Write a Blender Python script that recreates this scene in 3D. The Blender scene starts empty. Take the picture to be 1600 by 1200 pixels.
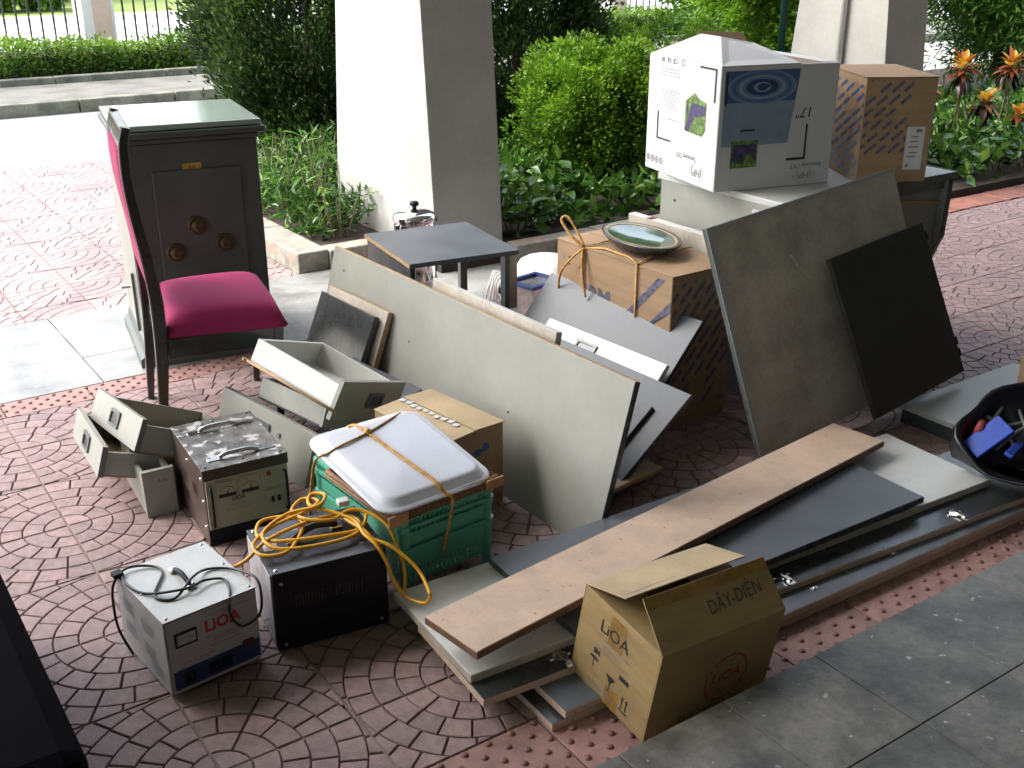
import bpy, bmesh, math, random
import numpy as np
from mathutils import Vector, Matrix, Euler
R = math.radians
random.seed(7); rng = np.random.default_rng(7)
scene = bpy.context.scene
COL = scene.collection

# ---------------------------------------------------------------- camera, sky, sun, exposure
cam = bpy.data.cameras.new('camera'); camo = bpy.data.objects.new('camera', cam); COL.objects.link(camo)
camo.location = (0, 0, 1.6); camo.rotation_euler = (R(90-22.4), 0, R(-34.4))
cam.sensor_width = 36; cam.lens = 36*1712/1600; cam.clip_end = 400; cam.clip_start = .05
scene.camera = camo
w = bpy.data.worlds.new('World'); scene.world = w; w.use_nodes = True
nt = w.node_tree; nt.nodes.clear()
sky = nt.nodes.new('ShaderNodeTexSky'); sky.sky_type = 'NISHITA'; sky.sun_disc = False
SUN_EL, SUN_AZ = 52, -55          # azimuth measured clockwise from +Y
sky.sun_elevation = R(SUN_EL); sky.sun_rotation = R(SUN_AZ); sky.dust_density = 4; sky.air_density = 1.3
bg = nt.nodes.new('ShaderNodeBackground'); bg.inputs[1].default_value = .15
wo = nt.nodes.new('ShaderNodeOutputWorld')
hs = nt.nodes.new('ShaderNodeHueSaturation'); hs.inputs['Saturation'].default_value = .55; nt.links.new(sky.outputs[0], hs.inputs['Color']); nt.links.new(hs.outputs[0], bg.inputs[0]); nt.links.new(bg.outputs[0], wo.inputs[0])
sl = bpy.data.lights.new('sun', 'SUN'); sl.energy = .6; sl.angle = R(50); sl.color = (1, .96, .9)
so = bpy.data.objects.new('sun', sl); COL.objects.link(so)
sd = Vector((math.sin(R(SUN_AZ))*math.cos(R(SUN_EL)), math.cos(R(SUN_AZ))*math.cos(R(SUN_EL)), math.sin(R(SUN_EL))))
so.rotation_euler = sd.to_track_quat('Z', 'Y').to_euler(); so.location = (0, 0, 20)
vs = scene.view_settings
vs.view_transform = 'Standard'; vs.look = 'None'; vs.gamma = 1; vs.exposure = 2.3; vs.use_curve_mapping = False

# ---------------------------------------------------------------- materials
MATS = {}
def N(t, typ, **kw):
    n = t.nodes.new(typ)
    for k, v in kw.items():
        if k.startswith('i_'): n.inputs[k[2:].replace('_', ' ')].default_value = v
        else: setattr(n, k, v)
    return n
def ramp(t, stops):
    n = t.nodes.new('ShaderNodeValToRGB'); cr = n.color_ramp
    while len(cr.elements) < len(stops): cr.elements.new(.5)
    for e, (p, c) in zip(cr.elements, stops): e.position = p; e.color = (*c, 1) if len(c) == 3 else c
    return n
def mat(name, col, rough=.5, metal=0, noise=.12, nscale=8, bump=.05, bscale=60, spec=.5, col2=None, coat=0, attr=None, spots=None, stretch=None, rvar=.15):
    """one general dirty-surface material: large blotches, fine grain, roughness variation, slight bump"""
    if name in MATS: return MATS[name]
    m = bpy.data.materials.new(name); m.use_nodes = True; t = m.node_tree; L = t.links
    b = t.nodes['Principled BSDF']
    tc = N(t, 'ShaderNodeTexCoord'); src = tc.outputs['Object']
    if stretch:
        mp = N(t, 'ShaderNodeMapping'); mp.inputs['Scale'].default_value = stretch; L.new(src, mp.inputs[0]); src = mp.outputs[0]
    n1 = N(t, 'ShaderNodeTexNoise', i_Scale=nscale, i_Detail=6, i_Roughness=.6); L.new(src, n1.inputs['Vector'])
    c = Vector(col); c2 = Vector(col2) if col2 else c*(1-2.2*noise)
    r1 = ramp(t, [(.3, tuple(c2)), (.62, tuple(c))]); L.new(n1.outputs[0], r1.inputs[0]); out = r1.outputs[0]
    n2 = N(t, 'ShaderNodeTexNoise', i_Scale=bscale, i_Detail=5, i_Roughness=.7); L.new(src, n2.inputs['Vector'])
    mx = N(t, 'ShaderNodeMix', data_type='RGBA', blend_type='MULTIPLY'); mx.inputs[0].default_value = min(1, noise*2.5)
    r2 = ramp(t, [(.3, (.6, .6, .6)), (.6, (1, 1, 1))]); L.new(n2.outputs[0], r2.inputs[0])
    L.new(out, mx.inputs[6]); L.new(r2.outputs[0], mx.inputs[7]); out = mx.outputs[2]
    if attr:
        a = N(t, 'ShaderNodeAttribute', attribute_name='rnd')
        ra = ramp(t, attr); L.new(a.outputs['Fac'], ra.inputs[0])
        m3 = N(t, 'ShaderNodeMix', data_type='RGBA', blend_type='MULTIPLY'); m3.inputs[0].default_value = 1
        L.new(out, m3.inputs[6]); L.new(ra.outputs[0], m3.inputs[7]); out = m3.outputs[2]
    if spots:
        n3 = N(t, 'ShaderNodeTexNoise', i_Scale=spots[0], i_Detail=3); L.new(src, n3.inputs['Vector'])
        r3 = ramp(t, [(spots[1], (0, 0, 0)), (spots[1]+.03, (1, 1, 1))]); L.new(n3.outputs[0], r3.inputs[0])
        m4 = N(t, 'ShaderNodeMix', data_type='RGBA'); L.new(r3.outputs[0], m4.inputs[0]); L.new(out, m4.inputs[6]); m4.inputs[7].default_value = (*spots[2], 1); out = m4.outputs[2]
    L.new(out, b.inputs['Base Color'])
    mr = N(t, 'ShaderNodeMapRange'); mr.inputs[3].default_value = max(.03, rough-rvar); mr.inputs[4].default_value = min(1, rough+rvar)
    L.new(n1.outputs[0], mr.inputs[0]); L.new(mr.outputs[0], b.inputs['Roughness'])
    b.inputs['Metallic'].default_value = metal; b.inputs['Specular IOR Level'].default_value = spec; b.inputs['Coat Weight'].default_value = coat
    if bump:
        bp = N(t, 'ShaderNodeBump', i_Strength=bump, i_Distance=.01); L.new(n2.outputs[0], bp.inputs['Height']); L.new(bp.outputs[0], b.inputs['Normal'])
    MATS[name] = m; return m
def leafmat(name, stops, gloss=.35, trans=.35):
    if name in MATS: return MATS[name]
    m = bpy.data.materials.new(name); m.use_nodes = True; t = m.node_tree; L = t.links; b = t.nodes['Principled BSDF']
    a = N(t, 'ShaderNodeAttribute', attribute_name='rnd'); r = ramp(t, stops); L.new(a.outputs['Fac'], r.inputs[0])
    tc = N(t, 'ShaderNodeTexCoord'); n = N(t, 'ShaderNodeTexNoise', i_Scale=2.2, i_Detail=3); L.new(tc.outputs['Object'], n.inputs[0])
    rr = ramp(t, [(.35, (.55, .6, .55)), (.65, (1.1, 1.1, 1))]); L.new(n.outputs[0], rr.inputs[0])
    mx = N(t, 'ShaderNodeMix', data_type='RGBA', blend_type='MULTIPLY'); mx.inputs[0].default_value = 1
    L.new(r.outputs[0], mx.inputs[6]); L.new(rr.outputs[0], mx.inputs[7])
    L.new(mx.outputs[2], b.inputs['Base Color']); b.inputs['Roughness'].default_value = gloss; b.inputs['Specular IOR Level'].default_value = .4
    tr = N(t, 'ShaderNodeBsdfTranslucent'); L.new(mx.outputs[2], tr.inputs[0])
    ms = N(t, 'ShaderNodeMixShader'); ms.inputs[0].default_value = trans
    o = t.nodes['Material Output']; L.new(b.outputs[0], ms.inputs[1]); L.new(tr.outputs[0], ms.inputs[2]); L.new(ms.outputs[0], o.inputs[0])
    MATS[name] = m; return m

VAR = [(0, (.72, .72, .74)), (.5, (.9, .88, .88)), (1, (1.12, 1.05, 1.05))]
m_stone = mat('pink_concrete', (.33, .235, .235), .62, noise=.2, nscale=30, bscale=260, bump=.35, attr=VAR, spec=.4)
m_grout = mat('dark_red_groove', (.13, .07, .062), .9, noise=.15, nscale=20)
m_grout2 = mat('sandy_joint', (.27, .195, .175), .9, noise=.15, nscale=20)
m_tact = mat('pink_tactile', (.32, .19, .17), .6, noise=.18, nscale=14, bscale=220, bump=.25, attr=VAR)
m_plaza = mat('washed_pink_concrete', (.36, .262, .255), .55, noise=.2, nscale=2.5, bscale=120, attr=VAR, spec=.6)
m_marble = mat('pale_marble', (.35, .355, .345), .38, noise=.28, nscale=4, bscale=40, bump=.06, attr=[(0, (.85, .85, .85)), (1, (1, 1, 1))], rvar=.12)
m_granite = mat('grey_slate', (.185, .178, .165), .42, noise=.36, nscale=6, bscale=55, bump=.15, attr=[(0, (.75, .77, .75)), (1, (1.1, 1.08, 1.02))], spots=(38, .69, (.30, .295, .28)), rvar=.14)
m_conc = mat('pale_concrete', (.40, .40, .385), .85, noise=.15, nscale=3, bscale=60)
m_road = mat('light_road', (.52, .52, .51), .85, noise=.07, nscale=1.2, bscale=30)
m_kerb = mat('mossy_kerb_stone', (.20, .20, .155), .85, noise=.3, nscale=6, bscale=40, bump=.2)
m_walk = mat('stained_pavement', (.17, .165, .145), .85, noise=.28, nscale=3, bscale=40, bump=.1, col2=(.08, .08, .065))
m_bedk = mat('weathered_bed_kerb', (.33, .31, .26), .8, noise=.25, nscale=9, bscale=60, bump=.15, spots=(7, .62, (.3, .2, .16)))
m_soil = mat('dark_soil', (.05, .035, .025), .95, noise=.3, nscale=9, bscale=70, bump=.5)
m_lawn = mat('lawn', (.20, .27, .05), .9, noise=.2, nscale=2, bscale=40)
m_plaster = mat('cream_plaster', (.385, .38, .36), .75, noise=.08, nscale=3, bscale=35, bump=.05, spots=(9, .76, (.4, .37, .33)))
m_peach = mat('peach_plaster', (.62, .45, .36), .8, noise=.06)
m_white_pl = mat('white_plaster', (.72, .70, .66), .8, noise=.05)
m_fence = mat('dark_green_iron', (.02, .035, .03), .5, noise=.1)
m_ceil = mat('porch_ceiling', (.45, .45, .44), .85, noise=.05)
m_wallb = mat('porch_wall', (.13, .12, .115), .8, noise=.08)

m_lam = mat('grey_laminate', (.275, .28, .255), .42, noise=.07, nscale=4, bscale=30, bump=.012, rvar=.1)
m_lamw = mat('pale_laminate', (.50, .51, .50), .4, noise=.06, nscale=5, bscale=40, bump=.01)
m_lamb = mat('slate_blue_laminate', (.095, .107, .125), .46, noise=.12, nscale=6, bscale=60, bump=.012, spec=.4, rvar=.08)
m_lamd = mat('charcoal_laminate', (.035, .04, .043), .28, noise=.12, nscale=6, bscale=60, bump=.01, spec=.6)
m_lamt = mat('dusty_taupe_panel', (.48, .44, .38), .5, noise=.2, nscale=5, bscale=60, bump=.02, rvar=.15)
m_mdf = mat('raw_chipboard', (.50, .37, .285), .75, noise=.1, nscale=9, bscale=120, bump=.06, spots=(60, .68, (.26, .17, .12)))
m_ply = mat('raw_ply_edge', (.42, .28, .15), .7, noise=.18, nscale=20, bscale=120, stretch=(1, 1, 4))
m_edgeg = mat('grey_plastic_edging', (.10, .115, .115), .3, noise=.1)
m_card = mat('brown_cardboard', (.33, .215, .125), .8, noise=.12, nscale=5, bscale=90, bump=.04, stretch=(1, 1, 6))
m_cardy = mat('yellow_cardboard', (.30, .205, .085), .7, noise=.14, nscale=5, bscale=90, bump=.05, stretch=(1, 1, 5))
m_cardl = mat('pale_cardboard', (.42, .32, .19), .75, noise=.12, nscale=6, bscale=90, bump=.05)
m_cardi = mat('cardboard_inside', (.24, .17, .11), .85, noise=.1)
m_tape = mat('brown_tape', (.30, .17, .045), .22, noise=.2, nscale=18, bump=.03)
m_white = mat('white_card_print', (.52, .52, .54), .5, noise=.03, nscale=4, bscale=50, bump=.01)
m_blue = mat('blue_print', (.05, .10, .24), .4, noise=.1)
m_dblue = mat('deep_blue_print', (.02, .045, .13), .4, noise=.1)
m_pblue = mat('pale_blue_print', (.22, .28, .38), .4, noise=.1)
m_faded = mat('faded_blue_ink', (.13, .13, .20), .8, noise=.3, nscale=60)
m_ink = mat('black_ink', (.015, .015, .018), .6, noise=.05)
m_gink = mat('grey_ink', (.18, .18, .19), .6, noise=.05)
m_red = mat('red_ink', (.50, .03, .02), .5, noise=.1)
m_redf = mat('faded_red_ink', (.33, .05, .03), .7, noise=.2, nscale=80)
m_green = mat('green_print', (.16, .28, .06), .5, noise=.4, nscale=60)
m_purple = mat('purple_print', (.07, .06, .16), .5, noise=.3, nscale=60)
m_teal = mat('jade_plastic', (.085, .36, .25), .35, noise=.08, nscale=10, bump=.02, coat=.1)
m_tray = mat('white_enamel_tray', (.60, .62, .70), .22, noise=.03, nscale=6, bump=.0, spots=None)
m_wick = mat('wicker', (.26, .13, .055), .5, noise=.25, nscale=80, bscale=200, bump=.3)
m_twine = mat('orange_twine', (.62, .32, .07), .4, noise=.25, nscale=60, bump=.1)
m_cable = mat('orange_cable', (.66, .33, .012), .35, noise=.06)
m_cableb = mat('black_cable', (.012, .012, .014), .35, noise=.05)
m_avrw = mat('pale_grey_enamel', (.50, .51, .50), .32, noise=.08, nscale=7, bscale=40, bump=.02, rvar=.16)
m_avrf = mat('lilac_grey_enamel', (.44, .43, .45), .45, noise=.05)
m_avrk = mat('scratched_brown_enamel', (.20, .19, .17), .3, metal=.5, noise=.3, nscale=22, bscale=60, bump=.12, spots=(26, .56, (.5, .49, .46)), rvar=.2)
m_avrs = mat('maroon_enamel', (.085, .058, .052), .35, noise=.15)
m_cream = mat('cream_panel', (.38, .36, .27), .5, noise=.1)
m_blk = mat('black_enamel', (.010, .011, .016), .55, noise=.15, nscale=10, spec=.25)
m_blkt = mat('dusty_dark_metal', (.07, .072, .08), .33, metal=.3, noise=.35, nscale=12, bscale=50, bump=.05, spots=(14, .66, (.3, .3, .31)))
m_chrome = mat('chrome', (.75, .75, .76), .12, metal=1, noise=.05, bump=0, rvar=.06)
m_steel = mat('brushed_steel', (.55, .56, .57), .28, metal=.9, noise=.1, nscale=20, bump=0)
m_safe = mat('dark_grey_safe_paint', (.060, .070, .067), .38, noise=.12, nscale=5, bump=.03)
m_safe_lit = mat('lit_side_safe_paint', (.24, .25, .22), .42, noise=.12, nscale=5, bump=.03)  # lighter copy of the safe paint: daylight on its left side, put into the colour
m_safet = mat('safe_glass_top', (.22, .27, .25), .12, noise=.05, nscale=3, bump=0, spec=.7, rvar=.05)
m_brass = mat('dull_brass', (.10, .075, .038), .38, metal=.7, noise=.2, nscale=30)
m_brassd = mat('dark_bronze', (.07, .05, .025), .4, metal=.5, noise=.2)
m_yel = mat('yellow_sticker', (.45, .28, .03), .5, noise=.2, nscale=40)
m_wood = mat('black_lacquered_wood', (.022, .017, .017), .22, noise=.15, nscale=12, bump=.01, spec=.6)
m_velvet = mat('crimson_velvet', (.24, .004, .065), .9, noise=.1, nscale=6, bscale=300, bump=.08)
m_bag = mat('black_bag_plastic', (.008, .008, .012), .35, noise=.2, nscale=6, bump=.1, bscale=14)
m_bluep = mat('blue_plastic', (.02, .07, .42), .4, noise=.1)
m_redp = mat('dull_red_cloth', (.22, .03, .035), .7, noise=.2)
m_glass = mat('green_tinted_glass', (.07, .12, .09), .08, noise=.3, nscale=12, bump=0, spec=.8, rvar=.03)
m_leather = mat('black_leather', (.0035, .003, .005), .9, noise=.2, nscale=20, bump=.05, spec=.03)
m_bark = mat('bark', (.09, .06, .04), .9, noise=.3, nscale=12, bump=.4)
m_gstem = mat('pale_stem', (.20, .17, .10), .7, noise=.2)
m_hwht = mat('white_plastic', (.7, .7, .7), .35, noise=.04)
m_pole = mat('green_pole_paint', (.01, .05, .04), .4, noise=.1)
# translucency for velvet sheen
m_velvet.node_tree.nodes['Principled BSDF'].inputs['Sheen Weight'].default_value = .12
m_velvet.node_tree.nodes['Principled BSDF'].inputs['Sheen Tint'].default_value = (.9, .2, .5, 1)

# ---------------------------------------------------------------- mesh helpers
class MB:
    def __init__(s): s.v = []; s.f = []; s.r = []
    def add(s, vs_, fs, rnd=None):
        o = len(s.v); s.v += [tuple(p) for p in vs_]; s.f += [tuple(i+o for i in f) for f in fs]; s.r += [rnd if rnd is not None else .5]*len(fs)
        return s
    def box(s, x0, y0, z0, x1, y1, z1, rnd=None, M=None):
        vv = [(x, y, z) for z in (z0, z1) for x, y in ((x0, y0), (x1, y0), (x1, y1), (x0, y1))]
        if M is not None: vv = [tuple(M @ Vector(p)) for p in vv]
        return s.add(vv, [(0, 3, 2, 1), (4, 5, 6, 7), (0, 1, 5, 4), (1, 2, 6, 5), (2, 3, 7, 6), (3, 0, 4, 7)], rnd)
    def quad(s, a, b, c, d, rnd=None): return s.add([a, b, c, d], [(0, 1, 2, 3)], rnd)
    def prism(s, poly, axis, a0, a1, rnd=None):
        """poly: 2D points; axis: which axis is the extrusion; other two in order"""
        n = len(poly)
        def p3(p, a):
            return {'x': (a, p[0], p[1]), 'y': (p[0], a, p[1]), 'z': (p[0], p[1], a)}[axis]
        vv = [p3(p, a0) for p in poly] + [p3(p, a1) for p in poly]
        fs = [tuple(range(n-1, -1, -1)), tuple(range(n, 2*n))] + [(i, (i+1) % n, n+(i+1) % n, n+i) for i in range(n)]
        return s.add(vv, fs, rnd)
    def tube(s, pts, r, seg=8, cap=True, rnd=None):
        pts = [Vector(p) for p in pts]; rs = r if isinstance(r, (list, tuple)) else [r]*len(pts)
        rings = []; up = Vector((0, 0, 1)); prev = None
        for i, p in enumerate(pts):
            d = (pts[min(i+1, len(pts)-1)]-pts[max(i-1, 0)]).normalized()
            if prev is None:
                a = d.cross(up);
                if a.length < .1: a = d.cross(Vector((1, 0, 0)))
                a.normalize()
            else: a = (prev - d*prev.dot(d)).normalized()
            prev = a; b = d.cross(a)
            rings.append([p+(a*math.cos(2*math.pi*k/seg)+b*math.sin(2*math.pi*k/seg))*rs[i] for k in range(seg)])
        vv = [q for rg in rings for q in rg]; fs = []
        for i in range(len(pts)-1):
            for k in range(seg): fs.append((i*seg+k, i*seg+(k+1) % seg, (i+1)*seg+(k+1) % seg, (i+1)*seg+k))
        if cap: fs += [tuple(range(seg-1, -1, -1)), tuple(range((len(pts)-1)*seg, len(pts)*seg))]
        return s.add(vv, fs, rnd)
    def lathe(s, prof, seg=32, c=(0, 0, 0), rnd=None):
        vv = [(c[0]+r*math.cos(2*math.pi*k/seg), c[1]+r*math.sin(2*math.pi*k/seg), c[2]+z) for r, z in prof for k in range(seg)]
        fs = [(i*seg+k, i*seg+(k+1) % seg, (i+1)*seg+(k+1) % seg, (i+1)*seg+k) for i in range(len(prof)-1) for k in range(seg)]
        return s.add(vv, fs, rnd)
    def sweep(s, path, prof):
        """path: list of (point, xvec, yvec); prof 2D closed polygon"""
        n = len(prof); vv = []
        for p, a, b in path: vv += [tuple(Vector(p)+Vector(a)*u+Vector(b)*v) for u, v in prof]
        fs = [(i*n+k, i*n+(k+1) % n, (i+1)*n+(k+1) % n, (i+1)*n+k) for i in range(len(path)-1) for k in range(n)]
        fs += [tuple(range(n-1, -1, -1)), tuple(range((len(path)-1)*n, len(path)*n))]
        return s.add(vv, fs)
    def mesh(s, name, material):
        me = bpy.data.meshes.new(name); me.from_pydata(s.v, [], s.f); me.update()
        a = me.attributes.new('rnd', 'FLOAT', 'FACE'); a.data.foreach_set('value', s.r)
        if material: me.materials.append(material)
        return me
    def build(s, name, material, parent=None, bevel=0, seg=2, smooth=False, recalc=True):
        me = s.mesh(name, material)
        if recalc:
            bm = bmesh.new(); bm.from_mesh(me); bmesh.ops.recalc_face_normals(bm, faces=bm.faces); bm.to_mesh(me); bm.free()
        if smooth: me.shade_smooth()
        o = bpy.data.objects.new(name, me); COL.objects.link(o)
        if parent is not None: o.parent = parent
        if bevel:
            b = o.modifiers.new('bevel', 'BEVEL'); b.width = bevel; b.segments = seg; b.limit_method = 'ANGLE'; b.angle_limit = R(40)
            if smooth or seg > 1:
                me.shade_smooth() if smooth else None
        return o
def tag(o, label=None, cat=None, group=None, kind=None):
    if label: o['label'] = label
    if cat: o['category'] = cat
    if group: o['group'] = group
    if kind: o['kind'] = kind
    return o
def thing(name, label, cat, loc=(0, 0, 0), ypr=(0, 0, 0), group=None):
    o = bpy.data.objects.new(name, None); COL.objects.link(o); o.empty_display_size = .1
    o.location = loc; o.rotation_euler = (R(ypr[2]), R(ypr[1]), R(ypr[0]))
    return tag(o, label, cat, group)
def bx(name, m, parent, x0, y0, z0, x1, y1, z1, bevel=.0015):
    return MB().box(x0, y0, z0, x1, y1, z1).build(name, m, parent, bevel)
def struct(o): o['kind'] = 'structure'; return o
def spline(pts, n=8, closed=False):
    P = [Vector(p) for p in pts]; out = []
    m = len(P); rngi = range(m) if closed else range(m-1)
    for i in rngi:
        p0 = P[(i-1) % m] if closed or i > 0 else P[0]; p1 = P[i]; p2 = P[(i+1) % m]; p3 = P[(i+2) % m] if closed or i+2 < m else P[-1]
        for k in range(n):
            t = k/n; out.append(.5*((2*p1)+(-p0+p2)*t+(2*p0-5*p1+4*p2-p3)*t*t+(-p0+3*p1-3*p2+p3)*t**3))
    if not closed: out.append(P[-1])
    return out
# face frames: map (u right, v up, e out) of a box face to the box's local coordinates
def fr(face, w, d, h):
    return {'front': lambda u, v, e=.0008: (u, -e, v), 'left': lambda u, v, e=.0008: (-e, d-u, v),
            'top': lambda u, v, e=.0008: (u, v, h+e), 'right': lambda u, v, e=.0008: (w+e, u, v)}[face]
FROT = {'front': (R(90), 0, 0), 'left': (R(90), 0, R(-90)), 'top': (0, 0, 0), 'right': (R(90), 0, R(90))}
def text(parent, s, F, face, u, v, size, m, spin=0, e=.0012, name='lettering', sx=1, align='CENTER', shear=0, bold=0):
    cu = bpy.data.curves.new(name, 'FONT'); cu.body = s; cu.size = size; cu.align_x = align; cu.align_y = 'CENTER'; cu.shear = shear
    cu.resolution_u = 2; cu.offset = bold
    tmp = bpy.data.objects.new('tmp', cu); COL.objects.link(tmp)
    bpy.context.view_layer.update()
    me = bpy.data.meshes.new_from_object(tmp.evaluated_get(bpy.context.evaluated_depsgraph_get()))
    bpy.data.objects.remove(tmp); bpy.data.curves.remove(cu)
    me.materials.clear(); me.materials.append(m)
    o = bpy.data.objects.new(name, me); COL.objects.link(o); o.parent = parent
    rot = Euler(FROT[face]).to_matrix() @ Euler((0, 0, R(spin))).to_matrix()
    o.rotation_euler = rot.to_euler(); o.location = F(u, v, e); o.scale = (sx, 1, 1)
    return o
def decal(parent, name, m, F, polys, e=.0008):
    mb = MB()
    for p in polys: mb.add([F(u, v, e) for u, v in p], [tuple(range(len(p)))])
    return mb.build(name, m, parent, recalc=False)
def rect(u0, v0, u1, v1): return [(u0, v0), (u1, v0), (u1, v1), (u0, v1)]
def lines_rects(u0, u1, vs_, t=.0025, jitter=.0):
    return [rect(u0+random.uniform(0, jitter), v, u1-random.uniform(0, jitter), v+t) for v in vs_]
def ring(cx, cy, r0, r1, n=40, skip=0, sy=1):
    out = []
    for k in range(n):
        if skip and random.random() < skip: continue
        a, b = 2*math.pi*k/n, 2*math.pi*(k+1)/n
        out.append([(cx+r*math.cos(t), cy+sy*r*math.sin(t)) for r, t in ((r0, a), (r1, a), (r1, b), (r0, b))])
    return out
def dashes(u0, u1, v0, v1, ang, ln, th, pitch, gap=.018, keep=.9):
    out = []; ca_, sa_ = math.cos(R(ang)), math.sin(R(ang)); n_ = int((abs(u1-u0)+abs(v1-v0))/pitch)+2; cx, cy = (u0+u1)/2, (v0+v1)/2
    for i in range(-n_, n_):
        off = i*pitch
        for j in range(-12, 12):
            a = (j+.5*(i % 2))*(ln+gap); l_ = ln*random.uniform(.85, 1.1)
            p = [(a, off), (a+l_, off), (a+l_, off+th), (a, off+th)]
            q = [(cx+x_*ca_-y_*sa_, cy+x_*sa_+y_*ca_) for x_, y_ in p]
            q = clip(q, u0, v0, u1, v1)
            if len(q) > 2 and random.random() < keep: out.append(q)
    return out
def ellipse(cx, cy, rx, ry, n=32): return [(cx+rx*math.cos(2*math.pi*k/n), cy+ry*math.sin(2*math.pi*k/n)) for k in range(n)]

# ---------------------------------------------------------------- the ground
g = MB().box(-60, -20, -.35, 120, 140, -.12).build('ground', m_lawn); struct(g)
struct(MB().box(-25, 8.66, -.1, 60, 11.25, -.004).build('driveway', m_conc))
b = MB(); b.box(-25, 11.25, -.1, 60, 12.75, .1); struct(b.build('far_pavement', m_walk, bevel=.0))
struct(MB().box(-40, 14.9, -.11, 90, 23.8, -.03).build('street', m_road))
struct(MB().box(-40, 23.8, -.11, 90, 24.15, .07).build('far_street_kerb', m_white_pl))
struct(MB().box(-40, 24.15, -.11, 90, 60, .03).build('far_lawn', m_lawn))
# kerb stones along the driveway, one by one
kerb_t = thing('driveway_kerb', 'row of mossy kerb stones on the far side of the driveway', 'kerb', (0, 11.2, 0))
x = -2.0
while x < 16:
    L_ = .93; MB().box(x, 0, -.05, x+L_-.012, .16, .125+random.uniform(-.006, .006), random.random()).build('kerb_stone', m_kerb, kerb_t, .012); x += L_
hk = thing('hedge_kerb', 'low stained kerb at the foot of the clipped hedge', 'kerb', (0, 12.72, 0))
x = -2.0
while x < 16:
    MB().box(x, 0, .0, x+1.2-.01, .14, .17+random.uniform(-.004, .004), random.random()).build('kerb_stone', m_kerb, hk, .01); x += 1.2

# fan paving -------------------------------------------------
P0 = (.513, 1.81); TS = .3075
def clip(poly, x0, y0, x1, y1):
    def cl(p, f, inter):
        out = []
        for i in range(len(p)):
            a, b_ = p[i-1], p[i]
            ia, ib = f(a), f(b_)
            if ia != ib: out.append(inter(a, b_))
            if ib: out.append(b_)
        return out
    def ix(v): return lambda a, b_: (v, a[1]+(b_[1]-a[1])*(v-a[0])/(b_[0]-a[0]))
    def iy(v): return lambda a, b_: (a[0]+(b_[0]-a[0])*(v-a[1])/(b_[1]-a[1]), v)
    for f, i_ in ((lambda p: p[0] >= x0, ix(x0)), (lambda p: p[0] <= x1, ix(x1)), (lambda p: p[1] >= y0, iy(y0)), (lambda p: p[1] <= y1, iy(y1))):
        poly = cl(poly, f, i_)
        if len(poly) < 3: return []
    return poly
def area(p): return .5*sum(p[i-1][0]*p[i][1]-p[i][0]*p[i-1][1] for i in range(len(p)))
RAD = [0, .066, .124, .183, .242, .302, .362, .424]
def quadrant(seed):
    """stones of one tile, ring centre at (0,0), tile spans 0..TS"""
    rr = random.Random(seed); out = []; g_ = .0023; ga = .0055
    for k in range(len(RAD)-1):
        r0, r1 = RAD[k]+g_*.7, RAD[k+1]-g_*.7
        rm = (r0+r1)/2; n = max(1, round(rm*math.pi/2/.066)); 
        ph = 0 if k == 0 else rr.uniform(-.3, .3)
        cuts = [0]+[(i+ph*(1 if n > 1 else 0)+rr.uniform(-.06, .06))/n*math.pi/2 for i in range(1, n)]+[math.pi/2]
        for a, b_ in zip(cuts, cuts[1:]):
            m_ = 5; da0 = g_/max(r0, .02); da1 = g_/r1
            if k == 0: poly = [(0.004, .004)]+[(r1*math.cos(a+da1+(b_-a-2*da1)*i/m_), r1*math.sin(a+da1+(b_-a-2*da1)*i/m_)) for i in range(m_+1)]
            else:
                poly = [(r1*math.cos(a+da1+(b_-a-2*da1)*i/m_), r1*math.sin(a+da1+(b_-a-2*da1)*i/m_)) for i in range(m_+1)]
                poly += [(r0*math.cos(b_-da0-(b_-a-2*da0)*i/3), r0*math.sin(b_-da0-(b_-a-2*da0)*i/3)) for i in range(4)]
            p = clip(poly, ga*.5, ga*.5, TS-ga*.5, TS-ga*.5)
            if len(p) >= 3 and area(p) > .0002: out.append(p)
    return out
QUADS = [quadrant(s) for s in range(6)]
def stone_geo(p, z=0):
    n = len(p); cx = sum(q[0] for q in p)/n; cy = sum(q[1] for q in p)/n
    ins = [(cx+(q[0]-cx)*(1-.0022/max(.01, math.hypot(q[0]-cx, q[1]-cy))), cy+(q[1]-cy)*(1-.0022/max(.01, math.hypot(q[0]-cx, q[1]-cy)))) for q in p]
    vv = [(*q, z) for q in ins]+[(*q, z-.0018) for q in p]+[(*q, z-.009) for q in p]
    fs = [tuple(range(n))]+[(n*j+(i+1) % n, n*j+i, n*(j+1)+i, n*(j+1)+(i+1) % n) for j in (0, 1) for i in range(n)]
    fs = [fs[0]]+[tuple(reversed(f)) for f in fs[1:]]
    return vv, fs
def fan_stones(x0, x1, y0, y1):
    out = []
    i0, i1 = math.floor((x0-P0[0])/TS), math.ceil((x1-P0[0])/TS)
    j0, j1 = math.floor((y0-P0[1])/TS), math.ceil((y1-P0[1])/TS)
    for i in range(i0, i1):
        for j in range(j0, j1):
            ox = P0[0]+TS*(i if i % 2 == 0 else i+1); oy = P0[1]+TS*(j if j % 2 == 0 else j+1)
            sx = 1 if i % 2 == 0 else -1; sy = 1 if j % 2 == 0 else -1
            tint = random.uniform(-.12, .12)
            for p in random.choice(QUADS):
                q = [(ox+sx*a, oy+sy*b_) for a, b_ in p]
                if sx*sy < 0: q.reverse()
                q = clip(q, x0, y0, x1, y1)
                if len(q) >= 3 and abs(area(q)) > .00015:
                    out.append((q, min(1, max(0, .5+tint+random.gauss(0, .17)))))
    return out
pav = struct(MB().box(-3, 1.272, -.11, 7.6, 3.968, -.0065).build('porch_paving', m_grout))
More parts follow.
